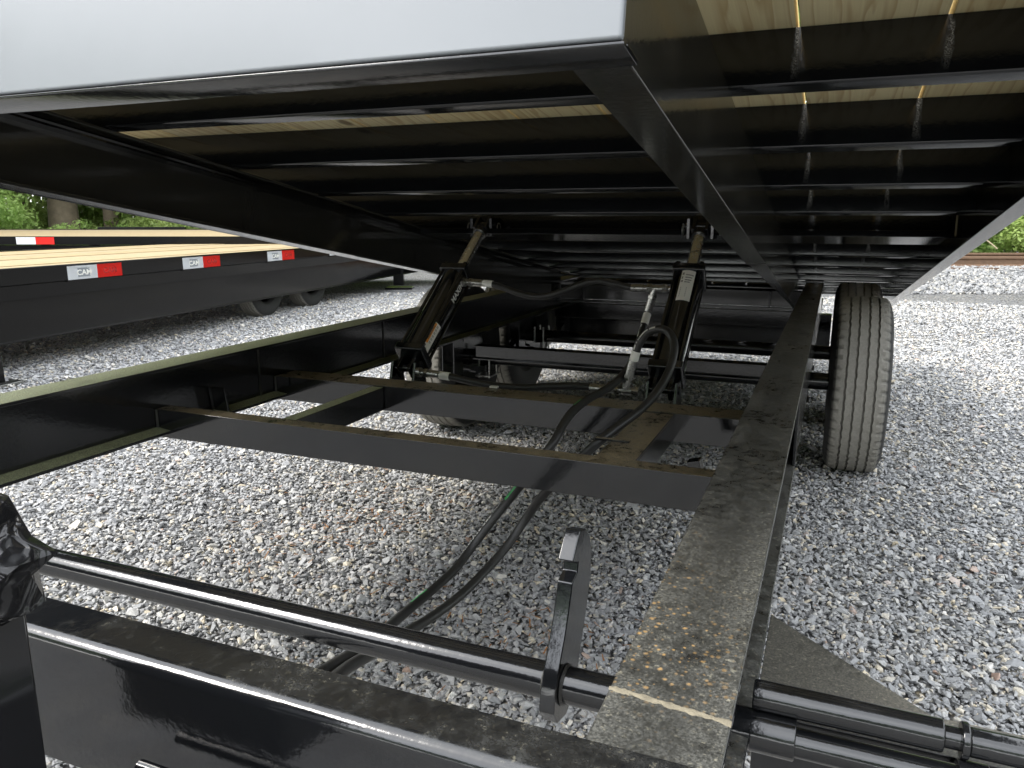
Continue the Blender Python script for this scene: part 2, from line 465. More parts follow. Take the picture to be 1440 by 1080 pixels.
class MB:
    """collects geometry given in world coordinates, then links it as one mesh object"""
    def __init__(s):
        s.v, s.f, s.sm = [], [], []
    def add(s, vs, fs, smooth=False):
        k = len(s.v)
        s.v += [tuple(x) for x in vs]
        s.f += [tuple(i + k for i in f) for f in fs]
        s.sm += [smooth] * len(fs)
        return s
    def box(s, c, d, ax=None):
        c = V(c)
        A = ax or (V((1, 0, 0)), V((0, 1, 0)), V((0, 0, 1)))
        vs = [c + A[0] * (i * d[0] / 2) + A[1] * (j * d[1] / 2) + A[2] * (k * d[2] / 2)
              for i in (-1, 1) for j in (-1, 1) for k in (-1, 1)]
        return s.add(vs, [(0, 1, 3, 2), (4, 6, 7, 5), (0, 4, 5, 1), (2, 3, 7, 6), (0, 2, 6, 4), (1, 5, 7, 3)])
    def b2(s, x0, x1, y0, y1, z0, z1):
        return s.box(((x0 + x1) / 2, (y0 + y1) / 2, (z0 + z1) / 2), (abs(x1 - x0), abs(y1 - y0), abs(z1 - z0)))
    def loft(s, rings, close=True, caps=True, smooth=False):
        n = len(rings[0])
        vs = [p for r in rings for p in r]
        fs = []
        for i in range(len(rings) - 1):
            for j in range(n if close else n - 1):
                a, b = i * n + j, i * n + (j + 1) % n
                fs.append((a, b, b + n, a + n))
        k = len(s.v)
        s.add(vs, fs, smooth)
        if caps:
            s.f.append(tuple(k + j for j in reversed(range(n))))
            s.f.append(tuple(k + (len(rings) - 1) * n + j for j in range(n)))
            s.sm += [False, False]
        return s
    def prism(s, prof, p0, p1, side, upv):
        p0, p1, side, upv = V(p0), V(p1), V(side), V(upv)
        if side.cross(upv).dot(p1 - p0) < 0:
            prof = prof[::-1]
        return s.loft([[p + side * a + upv * b for a, b in prof] for p in (p0, p1)])
    def tube(s, pts, r, seg=12, caps=True):
        pts = [V(p) for p in pts]
        rings = []
        t = (pts[1] - pts[0]).normalized()
        nrm = t.orthogonal().normalized()
        for i, p in enumerate(pts):
            t = (pts[min(i + 1, len(pts) - 1)] - pts[max(i - 1, 0)]).normalized()
            nrm = (nrm - t * nrm.dot(t)).normalized()
            bn = t.cross(nrm)
            rr = r[i] if isinstance(r, (list, tuple)) else r
            rings.append([p + (nrm * math.cos(a) + bn * math.sin(a)) * rr
                          for a in (2 * math.pi * k / seg for k in range(seg))])
        return s.loft(rings, True, caps, True)
    def build(s, name, mat, parent=None, bevel=0.0, angle=35):
        xs = np.array(s.v, float)
        c = V((xs.min(0) + xs.max(0)) / 2)
        me = bpy.data.meshes.new(name)
        me.from_pydata([tuple(V(p) - c) for p in s.v], [], s.f)
        bm = bmesh.new()
        bm.from_mesh(me)
        bmesh.ops.recalc_face_normals(bm, faces=bm.faces)
        bm.to_mesh(me)
        bm.free()
        me.polygons.foreach_set('use_smooth', [True] * len(me.polygons))
        me.set_sharp_from_angle(angle=math.radians(angle))
        me.materials.append(M[mat] if isinstance(mat, str) else mat)
        o = bpy.data.objects.new(name, me)
        COL.objects.link(o)
        if parent:
            o.parent = parent
            o.location = c - WO[parent.name]
        else:
            o.location = c
        WO[o.name] = c
        if bevel:
            bv = o.modifiers.new('bevel', 'BEVEL')
            bv.width = bevel
            bv.segments = 2
            bv.limit_method = 'ANGLE'
            bv.angle_limit = math.radians(40)
            bv.harden_normals = True
        return o

def dup(o, delta=(0, 0, 0), parent=None):
    c = o.copy()
    COL.objects.link(c)
    p = parent or o.parent
    c.parent = p
    base = WO[o.name] + V(delta)
    WO[c.name] = base
    c.location = base - (WO[p.name] if p else V())
    for ch in list(o.children):
        dup(ch, delta, c)
    return c

def spline(pts, n=8):
    P = [V(p) for p in pts]
    out = []
    for i in range(len(P) - 1):
        p0, p1, p2, p3 = P[max(i - 1, 0)], P[i], P[i + 1], P[min(i + 2, len(P) - 1)]
        for k in range(n):
            t = k / n
            out.append(0.5 * ((2 * p1) + (p2 - p0) * t + (2 * p0 - 5 * p1 + 4 * p2 - p3) * t * t + (3 * p1 - p0 - 3 * p2 + p3) * t ** 3))
    out.append(P[-1])
    return out

X, Y, Z = V((1, 0, 0)), V((0, 1, 0)), V((0, 0, 1))

TEXTS = {}
def text_mesh(body):
    if body not in TEXTS:
        cu = bpy.data.curves.new('lettering', 'FONT')
        cu.body = body
        cu.align_x = 'CENTER'
        cu.align_y = 'CENTER'
        cu.extrude = 0.0
        cu.offset = 0.028
        ob = bpy.data.objects.new('lettering', cu)
        COL.objects.link(ob)
        bpy.context.view_layer.update()
        me = bpy.data.meshes.new_from_object(ob.evaluated_get(bpy.context.evaluated_depsgraph_get()))
        bpy.data.objects.remove(ob)
        co = np.zeros(len(me.vertices) * 3)
        me.vertices.foreach_get('co', co)
        co = co.reshape(-1, 3)
        TEXTS[body] = (co, [tuple(p.vertices) for p in me.polygons])
    return TEXTS[body]

def text_into(mb, body, c, right, upv, height, bold=0.0, stretch=1.0):
    co, fs = text_mesh(body)
    h = co[:, 1].max() - co[:, 1].min()
    k = height / h
    mid = (co.max(0) + co.min(0)) / 2
    c, right, upv = V(c), V(right), V(upv)
    mb.add([c + right * ((p[0] - mid[0]) * k * stretch) + upv * ((p[1] - mid[1]) * k) for p in co], fs)

# ================================================================== SETTING: ground
def structure(o):
    o['kind'] = 'structure'
    return o

def sstep(v, a, b):
    t = np.clip((v - a) / (b - a), 0, 1)
    return t * t * (3 - 2 * t)
def ground_z(x, y):
    """the yard is a little lower where the tilted trailer stands"""
    return -0.08 * sstep(x, -4.7, -3.3) * (1 - sstep(y, 7.5, 10.5)) + 0.012 * np.sin(x * 1.9 + 0.8 * np.sin(y * 1.3)) * np.sin(y * 1.4 + 0.5 * x) * (1 - sstep(y, 9, 11))
g = MB()
gx = np.concatenate([[-150, -60, -20], np.linspace(-8, 6, 57), [20, 60, 150]])
gy = np.concatenate([[-150, -60, -20], np.linspace(-4, 12, 65), [30, 60, 150]])
g.loft([[V((x, y, float(ground_z(x, y)))) for y in gy] for x in gx], close=False, caps=False, smooth=True)
structure(g.build('ground', 'gravel', None, 0, 180))

def cam_pt(depth, lat, z):
    """point at a horizontal distance in front of and beside the photographer's spot, along the track's direction"""
    f2 = V((-math.sin(YAW), math.cos(YAW), 0))
    p = f2 * depth + rt * lat
    return V((p.x, p.y, z))

# railway bank on the far right and the wood behind it: runs along rt
bank = MB()
prof = [(11.2, 0.004), (12.6, 0.24), (13.1, 0.27), (15.6, 0.27), (17.5, 0.02)]
nseg = 40
rows = []
for i in range(nseg + 1):
    lat = -1.0 + 50 * i / nseg
    rows.append([cam_pt(d + 0.12 * math.sin(lat * 2.1 + j), lat, z + (0.02 * math.sin(lat * 3.7 + d) if 0 < j < 4 else 0)) for j, (d, z) in enumerate(prof)])
bank.loft(rows, close=False, caps=False, smooth=True)
structure(bank.build('railway_bank', 'bank'))
soil = MB()
soil.loft([[cam_pt(d, lat, z) for d, z in ((17.4, 0.008), (60, 0.02))] for lat in np.linspace(-3, 70, 8)], close=False, caps=False)
soil.loft([[cam_pt(d, lat, z) for d, z in ((17.2, 0.008), (60, 0.02))] for lat in np.linspace(-70, -6, 8)], close=False, caps=False)
structure(soil.build('forest_floor', 'soil'))

# ================================================================== gravel stones (stuff)
def stone_variants(name, mat, n=8):
    col = bpy.data.collections.new(name)
    for i in range(n):
        bm = bmesh.new()
        r = random.Random(i * 13 + len(name))
        sx, sy, sz = r.uniform(0.8, 1.35), r.uniform(0.6, 0.95), r.uniform(0.38, 0.68)
        for k in range(11):
            d = V((r.gauss(0, 1), r.gauss(0, 1), r.gauss(0, 1))).normalized()
            bm.verts.new((d.x * sx / 2, d.y * sy / 2, d.z * sz / 2))
        res = bmesh.ops.convex_hull(bm, input=bm.verts)
        bmesh.ops.delete(bm, geom=[e for e in res['geom_interior'] if isinstance(e, bmesh.types.BMVert)], context='VERTS')
        me = bpy.data.meshes.new(name + '_shape')
        bm.to_mesh(me)
        bm.free()
        me.materials.append(M[mat])
        col.objects.link(bpy.data.objects.new(name + '_shape', me))
    return col

def scatter(name, pts, scale, tone, rot, var, col):
    n = len(pts)
    me = bpy.data.meshes.new(name)
    me.vertices.add(n)
    me.vertices.foreach_set('co', np.ascontiguousarray(pts, np.float32).ravel())
    for an, ty, dat, key in (('size', 'FLOAT', scale, 'value'), ('tone', 'FLOAT', tone, 'value'),
                             ('turn', 'FLOAT_VECTOR', rot, 'vector'), ('pick', 'INT', var, 'value')):
        a = me.attributes.new(an, ty, 'POINT')
        a.data.foreach_set(key, np.ascontiguousarray(dat).ravel())
    o = bpy.data.objects.new(name, me)
    COL.objects.link(o)
    o['kind'] = 'stuff'
    ng = bpy.data.node_groups.new(name, 'GeometryNodeTree')
    ng.interface.new_socket('Geometry', in_out='INPUT', socket_type='NodeSocketGeometry')
    ng.interface.new_socket('Geometry', in_out='OUTPUT', socket_type='NodeSocketGeometry')
    gi, go = ng.nodes.new('NodeGroupInput'), ng.nodes.new('NodeGroupOutput')
    ip = ng.nodes.new('GeometryNodeInstanceOnPoints')
    ci = ng.nodes.new('GeometryNodeCollectionInfo')
    ci.inputs['Collection'].default_value = col
    ci.inputs['Separate Children'].default_value = True
    ci.inputs['Reset Children'].default_value = True
    ip.inputs['Pick Instance'].default_value = True
    def attr(nm, ty):
        a = ng.nodes.new('GeometryNodeInputNamedAttribute')
        a.data_type = ty
        a.inputs['Name'].default_value = nm
        return a.outputs['Attribute']
    ng.links.new(gi.outputs[0], ip.inputs['Points'])
    ng.links.new(ci.outputs[0], ip.inputs['Instance'])
    ng.links.new(attr('pick', 'INT'), ip.inputs['Instance Index'])
    ng.links.new(attr('turn', 'FLOAT_VECTOR'), ip.inputs['Rotation'])
    ng.links.new(attr('size', 'FLOAT'), ip.inputs['Scale'])
    ng.links.new(ip.outputs[0], go.inputs[0])
    md = o.modifiers.new('scatter', 'NODES')
    md.node_group = ng
    return o

def polar_points(n0, r0, r1, a0, a1, power):
    """random points on the ground, density per area falling with distance"""
    u = RNG.random(n0)
    k = 2 - power
    r = (r0 ** k + u * (r1 ** k - r0 ** k)) ** (1 / k)
    a = np.radians(a0) + RNG.random(n0) * np.radians(a1 - a0)
    return r, a

stones = stone_variants('stone', 'stone')
r, a = polar_points(360000, 0.75, 11.5, -68, 24, 1.05)
px, py = r * np.sin(a), r * np.cos(a)
n = len(r)
size = np.clip(RNG.lognormal(math.log(0.0158), 0.36, n), 0.007, 0.045) * (1 + 0.055 * np.maximum(0, r - 2.5))
pz = size * (0.02 + 0.30 * RNG.random(n)) + RNG.random(n) * 0.006 + ground_z(px, py)
rot = np.stack([RNG.normal(0, 0.42, n), RNG.normal(0, 0.42, n), RNG.random(n) * 6.283], 1)
patchy = 0.06 * np.sin(px * 2.1 + 1.3 * np.sin(py * 1.7)) + 0.05 * np.sin(py * 3.1 + px)
tone = np.clip(np.where(RNG.random(n) < 0.16, 0.86 + RNG.random(n) * 0.14, RNG.random(n) ** 0.9 * 0.86 + patchy), 0, 1)
scatter('gravel_stones', np.stack([px, py, pz], 1), size.astype(np.float32), tone.astype(np.float32),
        rot.astype(np.float32), RNG.integers(0, 8, n).astype(np.int32), stones)

bstones = stone_variants('ballast', 'ballast')
n = 16000
lat = RNG.uniform(1.5, 12, n)
dep = RNG.uniform(11.2, 13.3, n)
zz = np.interp(dep, [11.2, 12.6, 13.1, 15.6], [0.004, 0.24, 0.27, 0.27])
bx = -math.sin(YAW) * dep + math.cos(YAW) * lat
by = math.cos(YAW) * dep + math.sin(YAW) * lat
size = np.clip(RNG.lognormal(math.log(0.055), 0.3, n), 0.02, 0.1)
rot = np.stack([RNG.normal(0, 0.7, n), RNG.normal(0, 0.7, n), RNG.random(n) * 6.283], 1)
scatter('ballast_stones', np.stack([bx, by, zz + size * 0.1], 1), size.astype(np.float32), np.clip(RNG.random(n), 0, 0.9).astype(np.float32),
        rot.astype(np.float32), RNG.integers(0, 8, n).astype(np.int32), bstones)

# ================================================================== TILT TRAILER
TX = -0.9135
trailer = thing('tilt_trailer', 'black tilt trailer with its plank deck raised on two hydraulic cylinders above the open frame',
                'trailer', (TX, 4.05, 0))
KS = 0.9756
def ky(y): return y * KS
def kz(z): return CAM_H - (CAM_H - z) * KS

# ---- frame rails (rolled I-sections)
ZT, ZB = 0.670, 0.482
FW, FT, WT = 0.105, 0.009, 0.008
iprof = [(-FW/2, 0), (FW/2, 0), (FW/2, FT), (WT/2, FT + 0.006), (WT/2, ZT-ZB-FT-0.006), (FW/2, ZT-ZB-FT), (FW/2, ZT-ZB), (-FW/2, ZT-ZB),
         (-FW/2, ZT-ZB-FT), (-WT/2, ZT-ZB-FT-0.006), (-WT/2, FT + 0.006), (-FW/2, FT)]
XR, XL = -0.0985, -1.7285
rail_r = MB().prism(iprof, (XR, 0.512, ZB), (XR, 6.2, ZB), X, Z).build('frame_rail', 'paint_dusty', trailer, 0.002)
rail_r['label'] = 'near rail, its top flange grey with dust and orange specks'
rail_l = MB().prism(iprof, (XL, 0.512, ZB), (XL, 6.2, ZB), X, Z).build('frame_rail', 'paint_left', trailer, 0.002)
MB().b2(-0.0525, -0.0458, 1.88, 5.0, ZB + 0.0095, ZT - 0.0092).build('side_plate', 'paint', trailer, 0.001)
MB().b2(-1.781, -1.776, 1.60, 5.0, ZB + 0.0095, ZT - 0.0092).build('side_plate', 'paint', trailer, 0.001)
# stiffener seams on the left web
for yy in (1.98, 2.75):
    MB().b2(XL + 0.0042, XL + 0.0075, yy, yy + 0.006, ZB + 0.012, ZT - 0.012).build('weld_seam', 'weld_dark', trailer)

# ---- front beam: formed channel with a rounded upper edge
def arc(cx, cy, r, a0, a1, n=6):
    return [(cx + r * math.cos(math.radians(a0 + (a1 - a0) * i / n)), cy + r * math.sin(math.radians(a0 + (a1 - a0) * i / n))) for i in range(n + 1)]
y0, y1 = 0.459, 0.514
zt, zb = 0.671, 0.528
fb = [(y1, zt)] + arc(y0 + 0.013, zt - 0.013, 0.013, 90, 180) + [(y0, zb), (y0 + 0.007, zb)] + \
     arc(y0 + 0.013, zt - 0.013, 0.006, 180, 90) + [(y1, zt - 0.007)]
front = MB()
front.prism(fb, (-2.1, 0, 0), (XR + FW/2, 0, 0), Y, Z)
front.build('front_beam', 'paint_front', trailer, 0.0012, 50)
wb = random.Random(4)
wrow = []
for i in range(41):
    x_ = XR - FW/2 + FW * i / 40
    y_ = 0.588 - 0.0105 * i / 40 + wb.uniform(-0.0006, 0.0006)
    w_ = 0.0034 + wb.uniform(-0.0008, 0.0012)
    h_ = 0.0011 + wb.uniform(0, 0.0006)
    w_ *= 0.75 + 0.5 * abs(math.sin(i * 0.37))
    wrow.append([V((x_, y_ - w_, ZT - 0.0005)), V((x_, y_ - w_ * 0.6, ZT + h_ * 0.8)), V((x_, y_, ZT + h_)), V((x_, y_ + w_ * 0.6, ZT + h_ * 0.7)), V((x_, y_ + w_, ZT - 0.0005))])
MB().loft(wrow, False, False, True).build('weld_seam', 'weld', trailer)['label'] = 'yellowish weld line across the near rail top'

# ---- cross beams between the rails and the links between them
chan = lambda w, h, t: [(0, 0), (w, 0), (w, t), (t, t), (t, h - t), (w, h - t), (w, h), (0, h)]
zb1, zt1 = kz(0.453), kz(0.536)
xa, xb = XL + WT/2, XR - WT/2
def cross_beam(yf, w):
    return MB().prism(chan(w, zt1 - zb1, 0.006), (xa, yf, zb1), (xb, yf, zb1), Y, Z).build('cross_beam', 'paint_beam', trailer, 0.002)
cross_beam(ky(1.593), 0.052)
cross_beam(ky(2.11), 0.108)
for yf in (ky(1.593), ky(2.11)):
    for xx in (xa + 0.003, xb - 0.003):
        MB().tube([(xx, yf - 0.001, zb1 + 0.003), (xx, yf - 0.001, (zb1 + zt1) / 2), (xx, yf - 0.001, zt1 - 0.002)], 0.004, 6).build('weld_seam', 'weld_dark', trailer)
ya, yb = ky(1.593) + 0.054, ky(2.11) - 0.002
MB().b2(-1.338, -1.293, ya, yb, zb1 + 0.002, zt1 - 0.003).build('link_tube', 'paint_left', trailer, 0.004)
MB().b2(-0.462, -0.370, ya, yb, zt1 - 0.010, zt1 - 0.003).b2(-0.377, -0.370, ya, yb, zb1 + 0.002, zt1 - 0.0105).build('link_angle', 'paint_beam', trailer, 0.0015)
# hose clip on the link
MB().b2(-0.50, -0.415, 1.735, 1.748, zt1 - 0.002, zt1 + 0.003).build('hose_clip', 'paint_beam', trailer, 0.001)
# small stop tabs on the lower flanges
MB().box((-1.690, 1.765, 0.535), (0.052, 0.008, 0.075), (X, (Y + Z * 0.15).normalized(), (Z - Y * 0.15).normalized())).build('stop_tab', 'paint', trailer, 0.0015)
MB().box((-0.262, 1.79, 0.478), (0.03, 0.034, 0.062), ((X + Z * 0.25).normalized(), Y, (Z - X * 0.25).normalized())).box(
    (-0.20, 1.80, 0.455), (0.12, 0.02, 0.012)).build('stop_tab', 'paint', trailer, 0.0015)

# ---- latch shaft with hook, collars and outer tubes
zs, ys = 0.488, 0.840
MB().tube([(-1.95, ys, zs), (-0.9, ys, zs), (-0.02, ys, zs)], 0.0235, 28).build('latch_shaft', 'paint', trailer)
MB().tube([(-0.046, ys, zs), (0.004, ys, zs)], 0.0245, 28).build('shaft_collar', 'paint', trailer, 0.002)
MB().tube([(0.004, ys, zs - 0.004), (0.165, ys, zs - 0.004)], 0.0168, 28).build('shaft_end', 'paint', trailer)
MB().tube([(0.165, ys, zs - 0.004), (0.195, ys, zs - 0.004)], 0.024, 24).build('shaft_nut', 'paint', trailer, 0.002)
MB().tube([(0.195, ys, zs - 0.004), (0.5, ys, zs - 0.004)], 0.015, 24).build('shaft_end', 'paint', trailer)
MB().tube([(-0.046, 0.852, 0.526), (0.150, 0.852, 0.526)], 0.0175, 28).build('outer_tube', 'paint', trailer, 0.002)
MB().tube([(0.151, 0.852, 0.526), (0.166, 0.852, 0.526)], 0.012, 24).build('outer_tube_neck', 'paint', trailer)
MB().tube([(0.166, 0.852, 0.526), (0.174, 0.852, 0.526)], 0.0195, 24).tube([(0.174, 0.852, 0.526), (0.5, 0.852, 0.526)], 0.0155, 24).build('outer_tube', 'paint', trailer, 0.002)
# hook plate, outline in the Y-Z plane
hk = [(0.800, 0.470), (0.816, 0.447), (0.850, 0.438), (0.882, 0.450), (0.898, 0.480), (0.915, 0.515), (0.935, 0.554), (0.949, 0.590), (0.952, 0.622),
      (0.942, 0.650), (0.922, 0.668), (0.896, 0.676), (0.886, 0.667), (0.866, 0.645), (0.890, 0.634), (0.886, 0.622), (0.866, 0.616), (0.862, 0.604),
      (0.852, 0.580), (0.838, 0.553), (0.818, 0.522), (0.804, 0.496)]
hook = MB().loft([[V((x, y, z)) for y, z in hk] for x in (-0.295, -0.2745)])
hook.build('latch_hook', 'paint', trailer, 0.002)
MB().tube([(-0.2735, ys, zs), (-0.270, ys, zs)], [0.0265, 0.0245], 24).tube([(-0.299, ys, zs), (-0.2955, ys, zs)], [0.0245, 0.0265], 24).build('weld_seam', 'weld_dark', trailer)

# ---- outrigger on the right with its gusset
MB().prism([(0, 0), (0.006, 0), (0.006, 0.075), (0.072, 0.075), (0.072, 0.083), (0, 0.083)], (XR + FW/2 + 0.001, 0.872, 0.407), (0.62, 0.872, 0.407), Y, Z).build('outrigger', 'paint_gusset', trailer, 0.0015)
gz = 0.4855
gp = [(-0.0445, 1.135), (-0.028, 1.118), (0.160, 0.946), (-0.0445, 0.946)]
MB().loft([[V((x, y, z)) for x, y in gp] for z in (gz - 0.008, gz)]).build('gusset', 'paint_gusset', trailer, 0.001)

# ---- post in front of the beam on the left and small pin
MB().loft([[V(p) for p in r] for r in (
    [(-0.74, 0.19, 0.50), (-0.5080, 0.19, 0.50), (-0.5080, 0.328, 0.50), (-0.74, 0.328, 0.50)],
    [(-0.74, 0.19, 0.833), (-0.5050, 0.19, 0.833), (-0.5050, 0.328, 0.833), (-0.74, 0.328, 0.833)],
    [(-0.74, 0.20, 0.853), (-0.515, 0.20, 0.849), (-0.515, 0.320, 0.849), (-0.74, 0.320, 0.853)])]).build('front_box', 'wavy', trailer, 0.003)
MB().tube([(-0.546, 0.435, 0.583), (-0.40, 0.435, 0.583)], 0.0065, 14).build('latch_handle', 'paint', trailer)

# ---- axles, springs, cross beam and wheels
MB().prism([(-0.035, 0), (0.035, 0), (0.035, 0.006), (0.004, 0.008), (0.004, 0.058), (0.035, 0.060), (0.035, 0.066), (-0.035, 0.066), (-0.035, 0.060), (-0.004, 0.058), (-0.004, 0.008), (-0.035, 0.006)],
           (-1.555, 3.31, 0.414), (-0.15, 3.31, 0.414), Y, Z).build('cross_beam', 'paint', trailer, 0.0012)
AX = (3.83, 4.69)
AZ = 0.323
WXR, WXL = 0.145, -1.925
for ay in AX:
    MB().tube([(WXL + 0.11, ay, AZ), (WXR - 0.11, ay, AZ)], 0.040, 20).build('axle', 'paint', trailer)
for xs in (XR, XL):
    for hy in (3.40, 4.26, 5.12):
        MB().b2(xs - 0.034, xs - 0.028, hy - 0.05, hy + 0.05, 0.30, ZB - 0.001).b2(xs + 0.028, xs + 0.034, hy - 0.05, hy + 0.05, 0.30, ZB - 0.001).b2(
            xs - 0.0275, xs + 0.0275, hy + 0.02, hy + 0.026, 0.36, ZB - 0.001).build('spring_hanger', 'paint', trailer, 0.001)
    for ay in AX:
        lf = MB()
        for k in range(5):
            L = 0.40 - 0.065 * k
            zz = 0.300 - 0.0085 * k
            rows = []
            for i in range(9):
                t = -1 + 2 * i / 8
                zc = zz + 0.075 * (t * L / 0.40) ** 2 - 0.02
                yy = ay + t * L
                rows.append([V((xs - 0.022, yy, zc)), V((xs + 0.022, yy, zc)), V((xs + 0.022, yy, zc + 0.0075)), V((xs - 0.022, yy, zc + 0.0075))])
            lf.loft(rows)
        lf.build('leaf_spring', 'paint', trailer)
        ub = MB()
        for dy in (-0.05, 0.05):
            ub.tube([(xs - 0.03, ay + dy, 0.215), (xs - 0.03, ay + dy, 0.385)], 0.006, 8)
            ub.tube([(xs + 0.03, ay + dy, 0.215), (xs + 0.03, ay + dy, 0.385)], 0.006, 8)
        ub.b2(xs - 0.045, xs + 0.045, ay - 0.07, ay + 0.07, 0.222, 0.230)
        ub.build('spring_clamp', 'zinc', trailer)

def make_wheel(cx, cy, outer=1):
    root_c = V((cx, cy, AZ))
    W2 = 0.1175
    NA = 216
    # across profile: x position, radius, is groove; tread from -0.088 to 0.088
    gw, gd = 0.0046, 0.009
    gro = (-0.0555, -0.0195, 0.0195, 0.0555)
    prof = [(-0.052, 0.205, 'w'), (-0.075, 0.212, 'w'), (-0.098, 0.235, 'w'), (-0.1135, 0.275, 'w'), (-W2, 0.305, 'w'), (-0.115, 0.335, 'w'), (-0.107, 0.360, 'w'),
            (-0.0995, 0.3745, 's'), (-0.0915, 0.3835, 's'), (-0.083, 0.3868, 's')]
    last = -0.083
    for gx in gro:
        for fx in (0.33, 0.66):
            pass
        a, b = gx - gw, gx + gw
        prof += [(a - 0.012, None, 'r'), (a, None, 'z'), (a + 0.0012, -1, 'z'), (b - 0.0012, -1, 'z'), (b, None, 'z'), (b + 0.012, None, 'r')]
    prof += [(0.083, 0.3868, 's'), (0.0915, 0.3835, 's'), (0.0995, 0.3745, 's'), (0.107, 0.360, 'w'), (0.115, 0.335, 'w'), (W2, 0.305, 'w'), (0.1135, 0.275, 'w'), (0.098, 0.235, 'w'), (0.075, 0.212, 'w'), (0.052, 0.205, 'w')]
    tr = lambda x: 0.391 - 0.0042 * (x / 0.083) ** 2
    rings = []
    for i in range(NA):
        a = 2 * math.pi * i / NA
        zig = 0.0011 * (1 if (i // 2) % 2 else -1)
        sipe = i % 4 == 0
        ring = []
        for x, rr, k in prof:
            r_ = tr(x) if rr is None else (tr(x) - gd if rr == -1 else rr)
            xx = x
            if k == 'z': xx = x + zig
            if k == 's' and sipe: r_ -= 0.0065
            if k == 'r' and i % 5 == 0: r_ -= 0.003
            ring.append(root_c + V((xx, math.cos(a) * r_, math.sin(a) * r_)))
        rings.append(ring)
    mb = MB()
    rings.append(rings[0])
    KR = 0.403 / 0.391
    rings = [[root_c + (p - root_c) * KR for p in r_] for r_ in rings]
    mb.loft(rings, close=False, caps=False, smooth=True)
    wroot = MB()
    # rim: dish and hub
    nr = 32
    rp = [(-0.075, 0.209), (-0.06, 0.206), (-0.05, 0.188), (0.03, 0.180), (0.045, 0.15), (0.04, 0.10), (0.055, 0.06), (0.055, 0.0)]
    wroot.loft([[root_c + V((x * outer, math.cos(t) * q, math.sin(t) * q)) for t in (2 * math.pi * i / nr for i in range(nr))] for x, q in rp], True, False, True)
    w = wroot.build('wheel', 'rim', trailer)
    ty = mb.build('tyre', 'tyre', w, 0, 18)
    dr = MB().tube([root_c + V((-outer * 0.105, 0, 0)), root_c + V((-outer * 0.02, 0, 0))], 0.155, 32).build('brake_drum', 'paint', w)
    return w
wheel = make_wheel(WXR, AX[0], 1)
dup(wheel, (0, AX[1] - AX[0], 0))
wheel_l = make_wheel(WXL, AX[0], -1)
dup(wheel_l, (0, AX[1] - AX[0], 0))

# ---- cross members at the pivot end
MB().b2(xa, xb, 4.93, 5.03, 0.42, 0.522).build('cross_beam', 'paint', trailer, 0.004)
MB().b2(-2.02, 0.02, 5.31, 5.40, 0.235, 0.47).build('cross_beam', 'paint', trailer, 0.004)
MB().b2(xa + 0.001, xb - 0.001, 5.045, 5.053, 0.536, 0.632).b2(xa + 0.001, xb - 0.001, 4.98, 5.0445, 0.5235, 0.536).build('hinge_plate', 'paint_web', trailer, 0.002)
for gx in (-1.545, -0.345):
    MB().b2(gx - 0.006, gx + 0.006, 4.985, 5.0445, 0.537, 0.632).build('hinge_gusset', 'paint', trailer, 0.001)
MB().tube([(-1.62, 5.12, 0.645), (-0.19, 5.12, 0.645)], 0.03, 20).build('hinge_shaft', 'paint', trailer)

# ---- tilted deck
AL = math.atan(0.159)
CA, SA = math.cos(AL), math.sin(AL)
DS, DH = V((0, CA, -SA)), V((0, SA, CA))
P0 = V((0, 0, CAM_H))
def dk(x, s, h): return P0 + X * x + DS * s + DH * h
def hb(b): return b * CA
BB = 0.523                                     # underside of the planks
def sy(y, b): return (y - hb(b) * SA) / CA
HB, HT = hb(0.25), hb(0.43)
S0, S1 = 0.640, 6.4
XDR, XDL = -0.182, -1.664
def deck_rail(xw, sgn):
    """channel, web at xw, flanges towards the middle; lower flange tapers behind the kink"""
    H_ = HT - HB
    def ring(s, w):
        pr = [(0, 0), (w, 0), (w, 0.008), (0.008, 0.010), (0.008, H_ - 0.010), (0.057, H_ - 0.008), (0.057, H_), (0, H_)]
        return [dk(xw + sgn * a, s, HB + b) for a, b in pr]
    mb = MB().loft([ring(S0 + 0.012, 0.057), ring(2.38, 0.057), ring(2.40, 0.050), ring(4.4, 0.018), ring(4.85, 0.018)])
    return mb.build('deck_rail', 'paint_web', trailer, 0.0018)
deck_rail(XDR, -1)
deck_rail(XDL, 1)
MB().loft([[dk(x, s, z) for s, z in ((2.365, HB - 0.0015), (2.373, HB - 0.0015), (2.373, HB + 0.002), (2.365, HB + 0.002))] for x in (XDR + 0.001, XDR - 0.056)]).build('weld_seam', 'weld_dark', trailer)

# side rails
XSR, XSL = 0.376, -2.218
HSB, HST = hb(0.329), hb(0.561)
def side_rail(xw, sgn):
    H_ = HST - HSB
    pr = [(0, 0), (0.044, 0), (0.044, 0.007), (0.007, 0.009), (0.007, H_ - 0.007), (0.044, H_ - 0.007), (0.044, H_), (0, H_)]
    return MB().loft([[dk(xw + sgn * a, s, HSB + b) for a, b in pr] for s in (0.64, S1)]).build('side_rail', 'paint', trailer, 0.0015)
side_rail(XSR, -1)
side_rail(XSL, 1)

